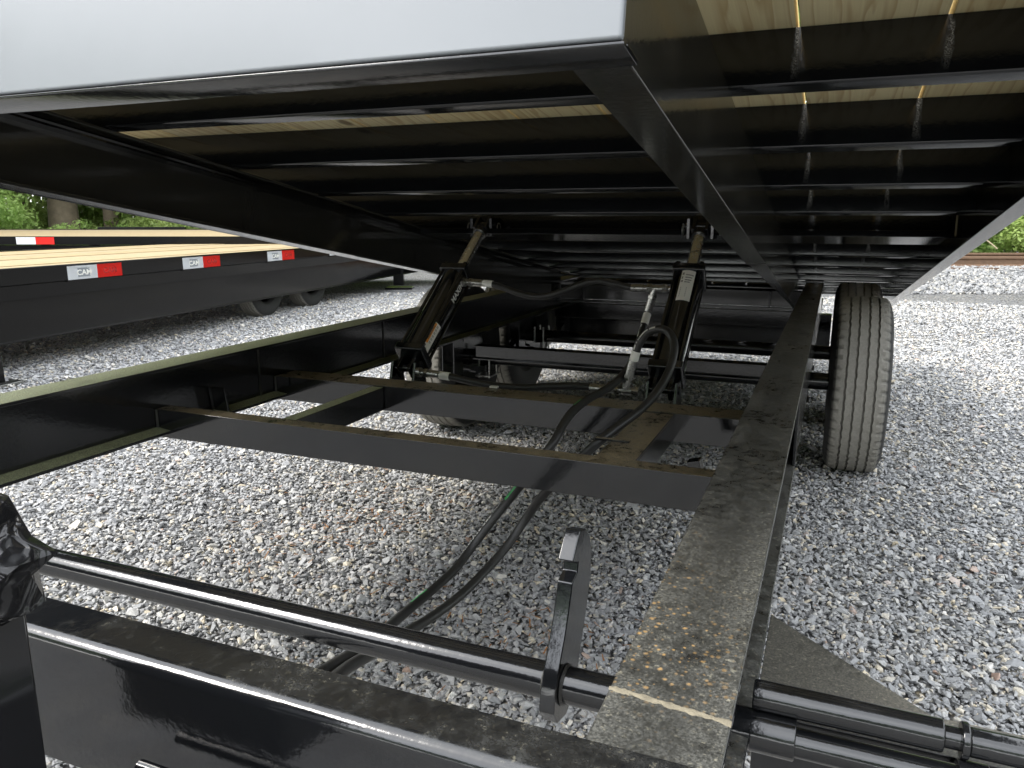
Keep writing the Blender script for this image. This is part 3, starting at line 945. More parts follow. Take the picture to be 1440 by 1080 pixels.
# cross members
def cross_member(s, x0=XSL + 0.009, x1=XSR - 0.0072):
    h0, h1 = HT + 0.0005, hb(BB) - 0.0005
    H_ = h1 - h0
    pr = arc(0.0055, 0.0055, 0.0055, 180, 270, 4) + [(0.042, 0), (0.042, 0.005), (0.005, 0.007), (0.005, H_ - 0.005), (0.042, H_ - 0.005), (0.042, H_), (0, H_)]
    return MB().loft([[dk(x, s + a, h0 + b) for a, b in pr] for x in (x0, x1)]).build('cross_member', 'paint_deck', trailer, 0.0008, 50)
cm = cross_member(1.3775 - 0.045)
for k in (-1, 1, 2, 3):
    dup(cm, DS * (0.411 * k))
for yv in (3.75, 4.2, 4.6, 5.0, 5.4, 5.8, 6.1):
    dup(cm, DS * (sy(yv, 0.43) - 1.3775))
# heavier member that carries the cylinders
se = sy(2.88, 0.40)
lift = MB()
lift.loft([[dk(x, se + a, hb(0.40) + b) for a, b in ((0, 0), (0.19, 0), (0.19, 0.009), (0.008, 0.009), (0.008, 0.022), (0, 0.022))] for x in (XDL + 0.06, 0.335)])
lift.loft([[dk(x, se + a, hb(0.40) + b) for a, b in ((0.09, 0.0095), (0.098, 0.0095), (0.098, 0.118), (0.09, 0.118))] for x in (XDL + 0.06, XSR - 0.01)])
lift.loft([[dk(x, se + a, HT + b) for a, b in ((0.091, 0.001), (0.097, 0.001), (0.097, 0.088), (0.091, 0.088))] for x in (XSL + 0.05, XDL + 0.0595)])
lift.loft([[dk(x, se + a, HT + b) for a, b in ((0, 0.001), (0.0905, 0.001), (0.0905, 0.007), (0, 0.007))] for x in (XSL + 0.05, XDL + 0.0595)])
lift.build('lift_beam', 'paint', trailer, 0.001)

# planks
pw, gap = 0.2045, 0.0065
b0 = None
xs_b = [-0.082 + 0.2155 * k + 0.10775 for k in range(-10, 2)]
spans = [(xc - 0.10775 + gap / 2, xc + 0.10775 - gap / 2) for xc in xs_b[1:]]
first = spans[0]
for x0, x1 in [(-2.2095, first[0] - gap), (spans[-1][1] + 0.003, 0.3686)]:
    MB().loft([[dk(x, s, hb(BB) + b) for x, b in ((x0, 0), (x1, 0), (x1, 0.036), (x0, 0.036))] for s in (0.66, S1)]).build('deck_board', 'wood', trailer, 0.0015)
for xc in xs_b[1:]:
    w = 0.2155 - gap
    if b0 is None:
        mb = MB().loft([[dk(xc + a, s, hb(BB) + b) for a, b in ((-w/2, 0), (w/2, 0), (w/2, 0.036), (-w/2, 0.036))] for s in (0.66, S1)])
        b0 = mb.build('deck_board', 'wood', trailer, 0.002)
        bx0 = xc
    else:
        dup(b0, (xc - bx0, 0, 0))
# ledge under the planks along the left rail
MB().loft([[dk(XDL + a, s, HT - 0.032 + b) for a, b in ((0.009, 0), (0.050, 0), (0.050, 0.005), (0.009, 0.005))] for s in (S0 + 0.03, 4.2)]).build('ledge', 'paint', trailer)

# front panel: sheet with its sky reflection painted pale grey, over a black channel
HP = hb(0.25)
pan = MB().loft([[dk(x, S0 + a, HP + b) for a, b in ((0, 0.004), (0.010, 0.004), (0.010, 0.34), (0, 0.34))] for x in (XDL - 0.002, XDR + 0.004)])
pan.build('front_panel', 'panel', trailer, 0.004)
MB().loft([[dk(x, S0 + a, HP - 0.0015 + b) for a, b in ((0.0, 0.001), (0.002, 0), (0.050, 0), (0.050, 0.006), (0.012, 0.006), (0.012, 0.004), (0, 0.004))] for x in (XDL - 0.004, XDR + 0.006)]).build('front_lip', 'paint', trailer, 0.0012)
for x0, x1 in ((XSL + 0.001, XDL - 0.006), (XDR + 0.006, XSR - 0.001)):
    MB().loft([[dk(x, S0 + a, HSB + b) for a, b in ((0, 0), (0.045, 0), (0.045, 0.007), (0.008, 0.007), (0.008, 0.2), (0, 0.2))] for x in (x0, x1)]).build('front_end_channel', 'paint', trailer, 0.002)

# conspicuity tape on the far side rail (seen mirrored in the neighbour's beam)
for s in (1.2, 2.4, 3.6, 4.8):
    MB().loft([[dk(x, s + a, HST - 0.115 + b) for a, b in ((0, 0), (0.29, 0), (0.29, 0.1), (0, 0.1))] for x in (XSL - 0.0005, XSL - 0.0015)]).build('reflective_tape', 'tape_white', trailer)
    MB().loft([[dk(x, s + a, HST - 0.115 + b) for a, b in ((0.2905, 0), (0.54, 0), (0.54, 0.1), (0.2905, 0.1))] for x in (XSL - 0.0005, XSL - 0.0015)]).build('reflective_tape', 'tape_red', trailer)

# ---- hydraulic cylinders
def cylinder(x, ybase, zbase, xt, ytop, ztop, label):
    A, B = V((x, ybase, zbase)), V((xt, ytop, ztop))
    d = (B - A).normalized()
    sd = X - d * X.dot(d)
    sd.normalize()
    n = d.cross(sd)
    if n.y > 0: n = -n                       # towards the viewer
    L = (B - A).length
    bar0, bar1 = 0.045, 0.045 + 0.465
    at = lambda t, a=0, b=0: A + d * t + sd * a + n * b
    c = MB().tube([at(bar0 + 0.02), at(bar0 + 0.1), at(bar1 - 0.1), at(bar1 - 0.02)], 0.0485, 40)
    cyl = c.build('hydraulic_cylinder', 'paint', trailer)
    cyl['label'] = label
    for t in (bar0, bar1 - 0.032):
        MB().box(at(t + 0.016), (0.106, 0.106, 0.032), (sd, n, d)).build('end_cap', 'paint', cyl, 0.006)
    for i in (-1, 1):
        for j in (-1, 1):
            MB().tube([at(bar0 + 0.03, i * 0.0395, j * 0.0395), at(bar1 + 0.012, i * 0.0395, j * 0.0395)], 0.0062, 10).build('tie_rod', 'paint', cyl)
            MB().tube([at(bar1 + 0.0005, i * 0.0395, j * 0.0395), at(bar1 + 0.010, i * 0.0395, j * 0.0395)], 0.0105, 6).build('tie_rod_nut', 'paint', cyl)
    MB().tube([at(bar1), at(L - 0.05)], 0.0205, 28).build('piston_rod', 'chrome', cyl)
    MB().tube([at(bar1 + 0.001), at(bar1 + 0.008)], 0.030, 24).build('rod_seal', 'paint', cyl)
    MB().tube([at(L - 0.062), at(L - 0.038)], 0.027, 20).build('rod_collar', 'paint', cyl)
    for s in (-1, 1):
        # upper clevis ears on the rod, ears on the lift beam, lower clevis
        MB().box(at(L - 0.008, s * 0.024), (0.014, 0.05, 0.075), (sd, n, d)).build('clevis_ear', 'paint', cyl, 0.004)
        MB().b2(xt + s * 0.042 - 0.006, xt + s * 0.042 + 0.006, ytop - 0.035, ytop + 0.06, ztop - 0.045, ztop + 0.028).build('mount_ear', 'paint', cyl, 0.002)
        MB().box(at(0.012, s * 0.024), (0.014, 0.05, 0.07), (sd, n, d)).build('clevis_ear', 'paint', cyl, 0.004)
        MB().loft([[V((x + s * 0.043 + e, ybase + p, zbase + q)) for p, q in ((-0.05, -0.075), (0.06, -0.075), (0.03, 0.028), (-0.022, 0.028))] for e in (-0.005, 0.005)]).build('mount_ear', 'paint', cyl, 0.003)
    for P, w in ((A, 0.052), (B, 0.056)):
        MB().tube([P - X * w, P + X * w], 0.0125, 16).build('clevis_pin', 'paint', cyl)
    for s in (-1, 1):
        ring = [B + X * (s * 0.066) + V((0, math.cos(t) * 0.017, -0.012 + math.sin(t) * 0.020)) for t in np.linspace(0, 2 * math.pi, 17)]
        MB().tube(ring, 0.0022, 8).build('clip_ring', 'zinc', cyl)
    return cyl, at, sd, n, d
kx = KS
cylL, atL, sdL, nL, dL = cylinder(-1.327, 2.262, 0.568, -1.333, 2.925, 1.046, 'far cylinder with an orange and white warning sticker')
cylR, atR, sdR, nR, dR = cylinder(-0.443, 2.262, 0.568, -0.445, 2.855, 1.045, 'near cylinder with a white barcode label')
# shared foot beam behind the second cross beam
MB().b2(-1.40, -1.255, 2.172, 2.33, 0.482, 0.4925).build('cylinder_foot', 'paint_beam', trailer, 0.001)
MB().b2(-0.515, -0.372, 2.172, 2.33, 0.482, 0.4925).build('cylinder_foot', 'paint_beam', trailer, 0.001)

def curved_label(at, sd, n, d, t0, t1, a0, a1, r, mat, name, par, seg=8):
    """thin sticker wrapped on the barrel between angles a0..a1 (degrees from the facing side)"""
    rows = []
    for i in range(seg + 1):
        a = math.radians(a0 + (a1 - a0) * i / seg)
        off = sd * math.sin(a) + n * math.cos(a)
        o0, o1 = at(0) + off * (r - 0.0004), at(0) + off * (r + 0.0004)
        rows.append([o0 + d * t0, o0 + d * t1, o1 + d * t1, o1 + d * t0])
    return MB().loft(rows, True, True, True).build(name, mat, par)
# near cylinder: paper label with bars and print
curved_label(atR, sdR, nR, dR, 0.335, 0.475, -20, 33, 0.0492, 'label_white', 'sticker', cylR)
RR = 0.0500
def on_barrel(at, sd, n, d, t, ang, r=RR):
    a = math.radians(ang)
    return at(0) + (sd * math.sin(a) + n * math.cos(a)) * r + d * t
def bar_on(mb, at, sd, n, d, t0, t1, a0, a1, r=RR):
    q = [on_barrel(at, sd, n, d, t, a, r) for t, a in ((t0, a0), (t0, a1), (t1, a1), (t1, a0))]
    mb.add(q, [(0, 1, 2, 3)])
bars = MB()
for k, (t, w) in enumerate(((0.352, 0.003), (0.358, 0.002), (0.363, 0.004), (0.370, 0.0015), (0.3735, 0.003), (0.380, 0.004), (0.387, 0.002), (0.391, 0.003))):
    bar_on(bars, atR, sdR, nR, dR, t, t + w, -12, 12)
bars.build('barcode', 'label_grey', cylR)
ink = MB()
rr = random.Random(3)
for row, (t, a0, a1, hgt) in enumerate(((0.452, -16, -7, 0.012), (0.434, -16, -8, 0.011), (0.418, -16, -8, 0.010), (0.450, -2, 28, 0.005), (0.438, -2, 26, 0.005), (0.426, -2, 24, 0.005), (0.416, -2, 20, 0.005))):
    a = a0
    while a < a1 - 2:
        wd = rr.uniform(1.2, 2.6)
        bar_on(ink, atR, sdR, nR, dR, t, t + hgt, a, a + wd)
        a += wd + 1.0
ink.build('sticker_print', 'label_black', cylR)
# far cylinder: warning sticker and maker's lettering
curved_label(atL, sdL, nL, dL, 0.075, 0.205, 47, 87, 0.0492, 'label_white', 'sticker', cylL)
curved_label(atL, sdL, nL, dL, 0.105, 0.200, 47, 62, 0.0499, 'label_orange', 'sticker_band', cylL)
wr = MB()
cc = on_barrel(atL, sdL, nL, dL, 0.153, 54.5, 0.0506)
a_ = math.radians(54.5)
tang = sdL * math.cos(a_) - nL * math.sin(a_)
text_into(wr, 'WARNING', cc, dL, -tang, 0.0085, stretch=1.25)
for t in (0.11, 0.125, 0.14, 0.155, 0.17, 0.185):
    bar_on(wr, atL, sdL, nL, dL, t, t + 0.010, 67, 69)
    bar_on(wr, atL, sdL, nL, dL, t, t + 0.009, 72, 74)
bar_on(wr, atL, sdL, nL, dL, 0.085, 0.097, 53, 59)
bar_on(wr, atL, sdL, nL, dL, 0.081, 0.085, 51, 69)
wr.build('sticker_print', 'label_black', cylL)
mx_ = MB()
a_ = math.radians(76)
tang = sdL * math.cos(a_) - nL * math.sin(a_)
text_into(mx_, 'MAXIM', on_barrel(atL, sdL, nL, dL, 0.385, 76, 0.0505), dL, -tang, 0.021, stretch=1.15)
mx_.build('lettering', 'white_print', cylL)
# port bosses
for at_, sgn in ((atL, 1), (atR, -1)):
    pass

# ---- hoses and fittings
def fitting(parent, a, b, segs):
    """turned zinc coupling from a to b: list of (fraction, radius, sides)"""
    a, b = V(a), V(b)
    for f0, f1, r, sides in segs:
        MB().tube([a.lerp(b, f0), a.lerp(b, f1)], r, sides).build('fitting', 'zinc', parent, 0.0008)

def hose(pts, r=0.0115, n=8):
    P = spline(pts, n)
    return MB().tube(P, r, 14).build('hydraulic_hose', 'rubber', trailer), P

def print_on(parent, P, i0, i1, offset, mat='white_print', size=0.0028, seed=1):
    rr = random.Random(seed)
    mb = MB()
    off = V(offset).normalized()
    for i in range(i0, i1):
        p, q = P[i], P[i + 1]
        t = (q - p)
        L = t.length
        t.normalize()
        o = (off - t * off.dot(t)).normalized()
        s = t.cross(o)
        u = 0
        while u < L:
            w = rr.uniform(0.003, 0.007)
            if rr.random() < 0.8:
                c = p + t * u + o * 0.0117
                mb.add([c + s * size, c - s * size, c + t * w - s * size * 0.9, c + t * w + s * size * 0.9], [(0, 1, 2, 3)])
            u += w + rr.uniform(0.0015, 0.004)
    if mb.v: mb.build('hose_print', mat, parent)

def mark_on(parent, P, i0, i1, offset, mat):
    off = V(offset).normalized()
    mb = MB()
    rows = []
    for i in range(i0, i1 + 1):
        t = (P[i + 1] - P[i]).normalized()
        o = (off - t * off.dot(t)).normalized()
        s = t.cross(o)
        rows.append([P[i] + (o * math.cos(a) + s * math.sin(a)) * 0.0119 for a in (-0.75, -0.35, 0, 0.35, 0.75)])
    mb.loft(rows, False, False, True)
    mb.build('paint_mark', mat, parent)

upper = [(-1.19, 2.618, 0.837), (-1.168, 2.618, 0.835), (-1.104, 2.616, 0.819), (-1.038, 2.614, 0.801), (-0.963, 2.612, 0.796), (-0.887, 2.61, 0.817),
         (-0.82, 2.608, 0.844), (-0.755, 2.606, 0.859), (-0.691, 2.604, 0.851), (-0.645, 2.602, 0.842), (-0.615, 2.6, 0.840)]
h1, P1 = hose(upper)
fitting(h1, (-1.285, 2.62, 0.838), (-1.185, 2.618, 0.836), ((0, .14, .017, 6), (.14, .30, .012, 12), (.30, .44, .0165, 6), (.44, .80, .0135, 16), (.80, .86, .011, 12)))
MB().tube([(-1.197, 2.618, 0.8365), (-1.160, 2.618, 0.834)], 0.0136, 14).build('hose_tag', 'label_white', h1)
fitting(h1, (-0.632, 2.6, 0.8395), (-0.508, 2.6, 0.8405), ((0, .36, .0140, 16), (.36, .44, .0115, 12), (.44, .58, .0165, 6), (.58, .86, .0125, 16), (.86, 1.0, .0165, 6)))
fitting(h1, (-0.551, 2.6, 0.8395), (-0.573, 2.6, 0.762), ((0, .30, .0125, 16), (.30, .44, .0160, 6), (.44, 1.0, .0135, 16)))
# link from the tee into the near cylinder's port
MB().tube([(-0.508, 2.6, 0.8405), (-0.478, 2.59, 0.842)], 0.0105, 12).build('fitting', 'zinc', h1)

lower = [(-1.165, 2.22, 0.563), (-1.136, 2.22, 0.561), (-1.069, 2.22, 0.552), (-0.992, 2.22, 0.545), (-0.893, 2.22, 0.545), (-0.785, 2.22, 0.558), (-0.692, 2.22, 0.566), (-0.640, 2.22, 0.565)]
h2, P2 = hose(lower)
fitting(h2, (-1.262, 2.22, 0.568), (-1.165, 2.22, 0.563), ((0, .16, .0165, 12), (.16, .30, .0115, 12), (.30, .42, .0165, 6), (.42, .86, .0135, 16), (.86, .94, .011, 12)))
MB().tube([(-1.176, 2.22, 0.5635), (-1.140, 2.22, 0.5612)], 0.0136, 14).build('hose_tag', 'label_white', h2)
fitting(h2, (-0.655, 2.21, 0.566), (-0.500, 2.2, 0.570), ((0, .34, .0138, 16), (.34, .50, .011, 12), (.50, .60, .0160, 6), (.60, .86, .0130, 16), (.86, 1.0, .0165, 6)))
fitting(h2, (-0.542, 2.2, 0.575), (-0.522, 2.2, 0.662), ((0, .34, .0125, 16), (.34, .48, .0160, 6), (.48, 1.0, .0138, 16)))
MB().b2(-0.97, -0.945, 2.16, 2.175, zt1 + 0.001, zt1 + 0.006).build('tie_end', 'label_white', h2)

A_pts = [(-0.573, 2.6, 0.762), (-0.574, 2.595, 0.745), (-0.578, 2.55, 0.701), (-0.572, 2.45, 0.654), (-0.562, 2.32, 0.621), (-0.561, 2.22, 0.608), (-0.565, 2.12, 0.598),
         (-0.582, 2.05, 0.589), (-0.594, 1.98, 0.585), (-0.607, 1.9, 0.572), (-0.611, 1.83, 0.553), (-0.616, 1.77, 0.522), (-0.640, 1.745, 0.480), (-0.675, 1.753, 0.43),
         (-0.731, 1.778, 0.36), (-0.787, 1.755, 0.28), (-0.825, 1.723, 0.22), (-0.845, 1.657, 0.18), (-0.859, 1.564, 0.165), (-0.859, 1.442, 0.17),
         (-0.816, 1.237, 0.22), (-0.78, 1.086, 0.27), (-0.756, 0.968, 0.31), (-0.732, 0.816, 0.36), (-0.72, 0.60, 0.42)]
h3, P3 = hose(A_pts)
h3['label'] = 'hose running down from the upper tee and under the frame'
MB().tube([(-0.5735, 2.598, 0.752), (-0.576, 2.57, 0.722)], 0.0136, 14).build('hose_tag', 'label_white', h3)
print_on(h3, P3, 12, 20, (-0.6, -1, 0.3), seed=2)
print_on(h3, P3, 44, 60, (-1, -0.5, 0.5), seed=4)
print_on(h3, P3, 72, 92, (-1, -0.5, 0.6), seed=5)
print_on(h3, P3, 118, 130, (-1, -0.6, 0.8), seed=6)
mark_on(h3, P3, 67, 71, (-1, -0.4, 0.8), 'green_paint')
mark_on(h3, P3, 109, 114, (-1, -0.5, 0.8), 'green_paint')
mark_on(h3, P3, 146, 151, (-1, -0.4, 0.9), 'green_paint')
B_pts = [(-0.522, 2.2, 0.662), (-0.517, 2.2, 0.677), (-0.506, 2.2, 0.712), (-0.486, 2.2, 0.742), (-0.459, 2.19, 0.758), (-0.429, 2.175, 0.762), (-0.406, 2.16, 0.748), (-0.393, 2.14, 0.721),
         (-0.391, 2.11, 0.685), (-0.398, 2.06, 0.645), (-0.411, 1.99, 0.612), (-0.429, 1.9, 0.589), (-0.455, 1.82, 0.570), (-0.486, 1.755, 0.546), (-0.512, 1.742, 0.52), (-0.559, 1.745, 0.47),
         (-0.638, 1.758, 0.38), (-0.694, 1.778, 0.3), (-0.729, 1.74, 0.235), (-0.76, 1.67, 0.19), (-0.777, 1.559, 0.17), (-0.791, 1.438, 0.17), (-0.786, 1.302, 0.2), (-0.759, 1.149, 0.25),
         (-0.74, 1.028, 0.29), (-0.700, 0.878, 0.34), (-0.68, 0.60, 0.40)]
h4, P4 = hose(B_pts)
h4['label'] = 'hose looping over the near cylinder then down under the frame'
MB().tube([(-0.5215, 2.2, 0.662), (-0.514, 2.2, 0.690)], 0.0136, 14).build('hose_tag', 'label_white', h4)
print_on(h4, P4, 11, 34, (-0.7, -1, 0.9), seed=8)

# ================================================================== plastic bag on the front box
def bag():
    mb = MB()
    rr = random.Random(12)
    nu, nv = 17, 10
    shape = [0.50, 0.86, 1.02, 1.05, 1.0, 0.92, 0.82, 0.70, 0.52, 0.30, 0.05]
    rows = []
    for j in range(nv + 1):
        t = j / nv
        row = []
        for i in range(nu):
            a = 2 * math.pi * (i + 0.5 * (j % 2)) / nu
            k = shape[j] * (1 + rr.uniform(-0.17, 0.17))
            zz = 0.812 + t * 0.112 + rr.uniform(-0.005, 0.005)
            row.append(V((-0.554 + 0.074 * k * math.cos(a), 0.285 + 0.062 * k * math.sin(a), zz)))
        rows.append(row)
    # a loose corner hangs over the edge on the trailer's side
    for j, (dx, dz) in enumerate(((0.010, -0.012), (0.014, -0.006), (0.012, 0), (0.006, 0))):
        for i in (0, 1, 2, nu - 1):
            rows[j][i] += V((dx, 0.012, dz))
    mb.loft(rows, True, True, True)
    o = mb.build('plastic_bag', 'plastic', None, 0, 32)
    tag(o, 'crumpled black plastic bag on top of the glossy box at the front of the frame', 'plastic bag')
bag()

# ================================================================== neighbouring flatbed trailer
NA_ = V((-0.1357, 0.9907, 0))
NL = V((-0.9907, -0.1357, 0))
def nb(t, w, z): return NL * (4.65 + w) + NA_ * t + Z * z
nbr = thing('flatbed_trailer', 'flat black trailer with new plank deck and red and silver tape along its side', 'trailer',
            nb(7, 1.3, 0), 'flatbed trailers parked on the left')
T0, T1 = 1.4, 12.3
def lengthwise(prof, t0=T0, t1=T1):
    return MB().loft([[nb(t, w, z) for w, z in prof] for t in (t0, t1)])
lengthwise([(0, 0.628), (0.006, 0.622), (0.03, 0.622), (0.03, 0.735), (0.024, 0.742), (0.004, 0.742), (0, 0.738)]).build('rub_rail', 'paint_far', nbr, 0.002)
lengthwise([(0.02, 0.52), (0.05, 0.515), (0.05, 0.62), (0.012, 0.62)]).build('side_channel', 'paint_far', nbr, 0.002)
lengthwise([(0.055, 0.222), (0.16, 0.222), (0.16, 0.234), (0.075, 0.236), (0.075, 0.519), (0.062, 0.519), (0.062, 0.236), (0.055, 0.234)]).build('main_beam', 'paint_far', nbr, 0.002)
lengthwise([(2.50, 0.622), (2.53, 0.622), (2.53, 0.748), (2.50, 0.748)]).build('rub_rail', 'paint_far', nbr, 0.002)
lengthwise([(2.38, 0.222), (2.47, 0.222), (2.47, 0.62), (2.46, 0.62), (2.46, 0.234), (2.38, 0.234)]).build('main_beam', 'paint_far', nbr, 0.002)
pl0 = None
npk = 13
pw2 = 2.465 / npk
plank_rot = math.atan2(NA_.y, NA_.x)
for i in range(npk):
    w0 = 0.033 + i * pw2
    if pl0 is None:
        # built along local X so that the grain follows the plank, then turned
        me = MB().box((0, 0, 0), (T1 - T0 - 0.1, pw2 - 0.012, 0.036)).build('deck_board', 'wood_deck', None, 0.002)
        pl0 = me
        me.parent = nbr
    else:
        me = pl0.copy()
        COL.objects.link(me)
        me.parent = nbr
    me.rotation_euler = (0, 0, plank_rot)
    me.location = nb((T0 + T1) / 2, w0 + pw2 / 2, 0.720 + 0.0025 * ((i * 7) % 4) / 3 * 2) - WO[nbr.name]
for t in np.arange(2.0, 12.2, 0.8):
    MB().loft([[nb(t + a, w, z) for a, z in ((0, 0.60), (0.06, 0.60), (0.06, 0.703), (0, 0.703))] for w in (0.055, 2.45)]).build('cross_member', 'paint_far', nbr)
def tape(tj, n_white=0.29, n_red=0.26, z0=0.625, z1=0.727, letters=True):
    e = -0.0015
    q = lambda t, z, o=0.0: nb(t, e - o, z)
    MB().loft([[nb(tj - n_white, w, z) , nb(tj, w, z)] for w, z in ((0.0005, z0), (e, z0), (e, z1), (0.0005, z1))], True, True).build('reflective_tape', 'tape_white', nbr)
    rd = MB().loft([[nb(tj + 0.001, w, z) , nb(tj + n_red, w, z)] for w, z in ((0.0005, z0), (e, z0), (e, z1), (0.0005, z1))], True, True).build('reflective_tape', 'tape_red', nbr)
    wt = [c for c in nbr.children if c.name.startswith('reflective_tape')][-2]
    if not letters: return
    zm = (z0 + z1) / 2
    def swoosh(mb, tc, o, k=1.0):
        pts_o, pts_i = [], []
        for i in range(15):
            a = math.radians(-70 + 150 * i / 14)
            th = 0.006 * math.sin(math.pi * i / 14) + 0.0008
            pts_o.append(q(tc + 0.020 + 0.055 * math.cos(a), zm + 0.033 * math.sin(a), o))
            pts_i.append(q(tc + 0.020 + (0.055 - th) * math.cos(a), zm + (0.033 - th) * math.sin(a), o))
        n = len(pts_o)
        mb.add(pts_o + pts_i, [(i, i + 1, n + i + 1, n + i) for i in range(n - 1)])
    tc = tj - n_white * 0.45
    MB().add([q(tc + a, zm + b, 0.0006) for a, b in ((-0.062, -0.034), (0.055, -0.034), (0.055, 0.034), (-0.062, 0.034))], [(0, 1, 2, 3)]).build('logo_field', 'tape_grey', wt)
    lt = MB()
    text_into(lt, 'CAM', q(tc, zm, 0.0012), NA_, Z, 0.042, stretch=1.2)
    swoosh(lt, tc, 0.0012)
    lt.build('logo', 'label_white', wt)
    tc = tj + n_red * 0.5
    lt = MB()
    text_into(lt, 'CAM', q(tc, zm, 0.0012), NA_, Z, 0.042, stretch=1.2)
    swoosh(lt, tc, 0.0012)
    lt.build('logo', 'tape_red_dark', rd)
for tj in (3.7, 5.02, 6.32, 7.70, 9.09, 10.4):
    tape(tj)
for tj in (5.02, 6.32, 7.70, 9.09):
    # stake pocket behind each tape
    MB().loft([[nb(tj - 0.30 + a, w, z) for a, z in ((0, 0.612), (0.22, 0.612), (0.22, 0.6205), (0, 0.6205))] for w in (0.0, 0.028)]).build('stake_pocket', 'paint_far', nbr)
# landing leg
MB().loft([[nb(t, w, z) for t, w in ((3.78, -0.17), (3.90, -0.17), (3.90, -0.12), (3.78, -0.12))] if z > 0.25 else
           [nb(t, w, z) for t, w in ((3.82, -0.20), (3.92, -0.20), (3.92, -0.16), (3.82, -0.16))] for z in (0.60, 0.30, 0.20, 0.03)]).build('landing_leg', 'paint_far', nbr, 0.002)
MB().loft([[nb(t, w, z) for t, w in ((3.72, -0.28), (4.0, -0.28), (4.0, -0.08), (3.72, -0.08))] for z in (0.008, 0.03)]).build('leg_foot', 'zinc', nbr, 0.002)
# wheels: reuse the tyre mesh
def far_wheel(t, w, out):
    c = nb(t, w, 0.354)
    k = wheel.copy()
    COL.objects.link(k)
    k.parent = nbr
    k.scale = (0.875, 0.875, 0.875)
    k.location = c - WO[nbr.name]
    k.rotation_euler = (0, 0, math.radians(7.8) + (0 if out > 0 else math.pi))
    for ch in wheel.children:
        d_ = ch.copy()
        COL.objects.link(d_)
        d_.parent = k
for t in (7.6, 8.62):
    far_wheel(t, 0.25, 1)
    far_wheel(t, 2.25, -1)
for t in (7.6, 8.62):
    MB().tube([nb(t, 0.35, 0.39), nb(t, 2.15, 0.39)], 0.04, 14).build('axle', 'paint_far', nbr)

# ================================================================== second flatbed behind it
F2 = V((-math.sin(YAW), math.cos(YAW), 0))
sec = thing('flatbed_trailer', 'farther flat trailer whose pale deck shows behind the first plank deck', 'trailer', cam_pt(11.8, -9.5, 0),
            'flatbed trailers parked on the left')
def s2(lat, d, z): return cam_pt(10.5 + d, lat, z + 0.022 * d)
L0, L1 = -16.0, -3.1
MB().loft([[s2(l, d, z) for d, z in ((0, 0.73), (0.03, 0.73), (0.03, 0.842), (0, 0.842))] for l in (L0, L1)]).build('rub_rail', 'paint_far', sec, 0.002)
MB().loft([[s2(l, d, z) for d, z in ((2.55, 0.72), (2.60, 0.72), (2.60, 0.850), (2.55, 0.850))] for l in (L0, L1)]).build('rub_rail', 'paint_far', sec, 0.002)
MB().loft([[s2(l, d, z) for d, z in ((0.07, 0.33), (0.15, 0.33), (0.15, 0.72), (0.07, 0.72))] for l in (L0, L1)]).build('main_beam', 'paint_far', sec, 0.002)
MB().loft([[s2(l, d, z) for d, z in ((2.56, 0.851), (2.62, 0.851), (2.62, 0.885), (2.56, 0.885))] for l in (-6.9, -5.45)]).build('end_bar', 'paint_far', sec, 0.002)
for i in range(12):
    w = 2.50 / 12
    d0 = 0.04 + i * w
    MB().loft([[s2(l, d, z) for d, z in ((d0, 0.80), (d0 + w - 0.006, 0.80), (d0 + w - 0.006, 0.838), (d0, 0.838))] for l in (L0 + 0.02, L1 - 0.02)]).build('deck_board', 'wood_deck', sec)
for lj in (-6.25, -9.0 + 0.0, -7.7):
    pass
for lj in (-6.40,):
    MB().loft([[s2(l, d, z) for d, z in ((-0.001, 0.738), (0, 0.738), (0, 0.832), (-0.001, 0.832))] for l in (lj - 0.26, lj)]).build('reflective_tape', 'tape_white', sec)
    MB().loft([[s2(l, d, z) for d, z in ((-0.001, 0.738), (0, 0.738), (0, 0.832), (-0.001, 0.832))] for l in (lj + 0.002, lj + 0.25)]).build('reflective_tape', 'tape_red', sec)
for l in (-15.2, -13.0, -7.6, -5.9):
    MB().loft([[s2(l + a, d, z) for d, a in ((0.4, 0), (0.5, 0), (0.5, 0.1), (0.4, 0.1))] for z in (0.0, 0.72)]).build('support_leg', 'paint_far', sec)
    MB().loft([[s2(l + a, d, z) for d, a in ((2.1, 0), (2.2, 0), (2.2, 0.1), (2.1, 0.1))] for z in (-0.04, 0.72)]).build('support_leg', 'paint_far', sec)
# low black frame end with a stand, seen under the first trailer's rear
thr = thing('parked_trailer', 'low black trailer frame end with a stand, glimpsed between the flatbed and the left cylinder', 'trailer', cam_pt(12.5, -2.0, 0))
MB().loft([[cam_pt(12.2 + d, l, z) for d, z in ((0, 0.34), (0.12, 0.34), (0.12, 0.44), (0, 0.44))] for l in (-4.6, -1.5)]).build('frame_beam', 'paint_far', thr, 0.004)
MB().loft([[cam_pt(12.25 + d, -1.75 + a, z) for d, a in ((-0.08, -0.1), (-0.08, 0.06), (-0.2, 0.06), (-0.2, -0.1))] for z in (0.06, 0.62)]).build('stand', 'paint_far', thr, 0.004)
MB().loft([[cam_pt(12.25 + d, -1.75 + a, z) for d, a in ((0.05, -0.22), (0.05, 0.2), (-0.3, 0.2), (-0.3, -0.22))] for z in (0.0, 0.03)]).build('stand_foot', 'paint_far', thr, 0.004)
MB().loft([[cam_pt(12.6 + d, l, z) for d, z in ((0, 0.52), (1.2, 0.52), (1.2, 0.56), (0, 0.56))] for l in (-3.6, -0.9)]).build('deck', 'wood_deck', thr, 0.002)
MB().loft([[cam_pt(12.58 + d, l, z) for d, z in ((0, 0.5), (0.05, 0.5), (0.05, 0.52), (0, 0.52))] for l in (-3.6, -0.9)]).build('deck_edge', 'paint_far', thr)

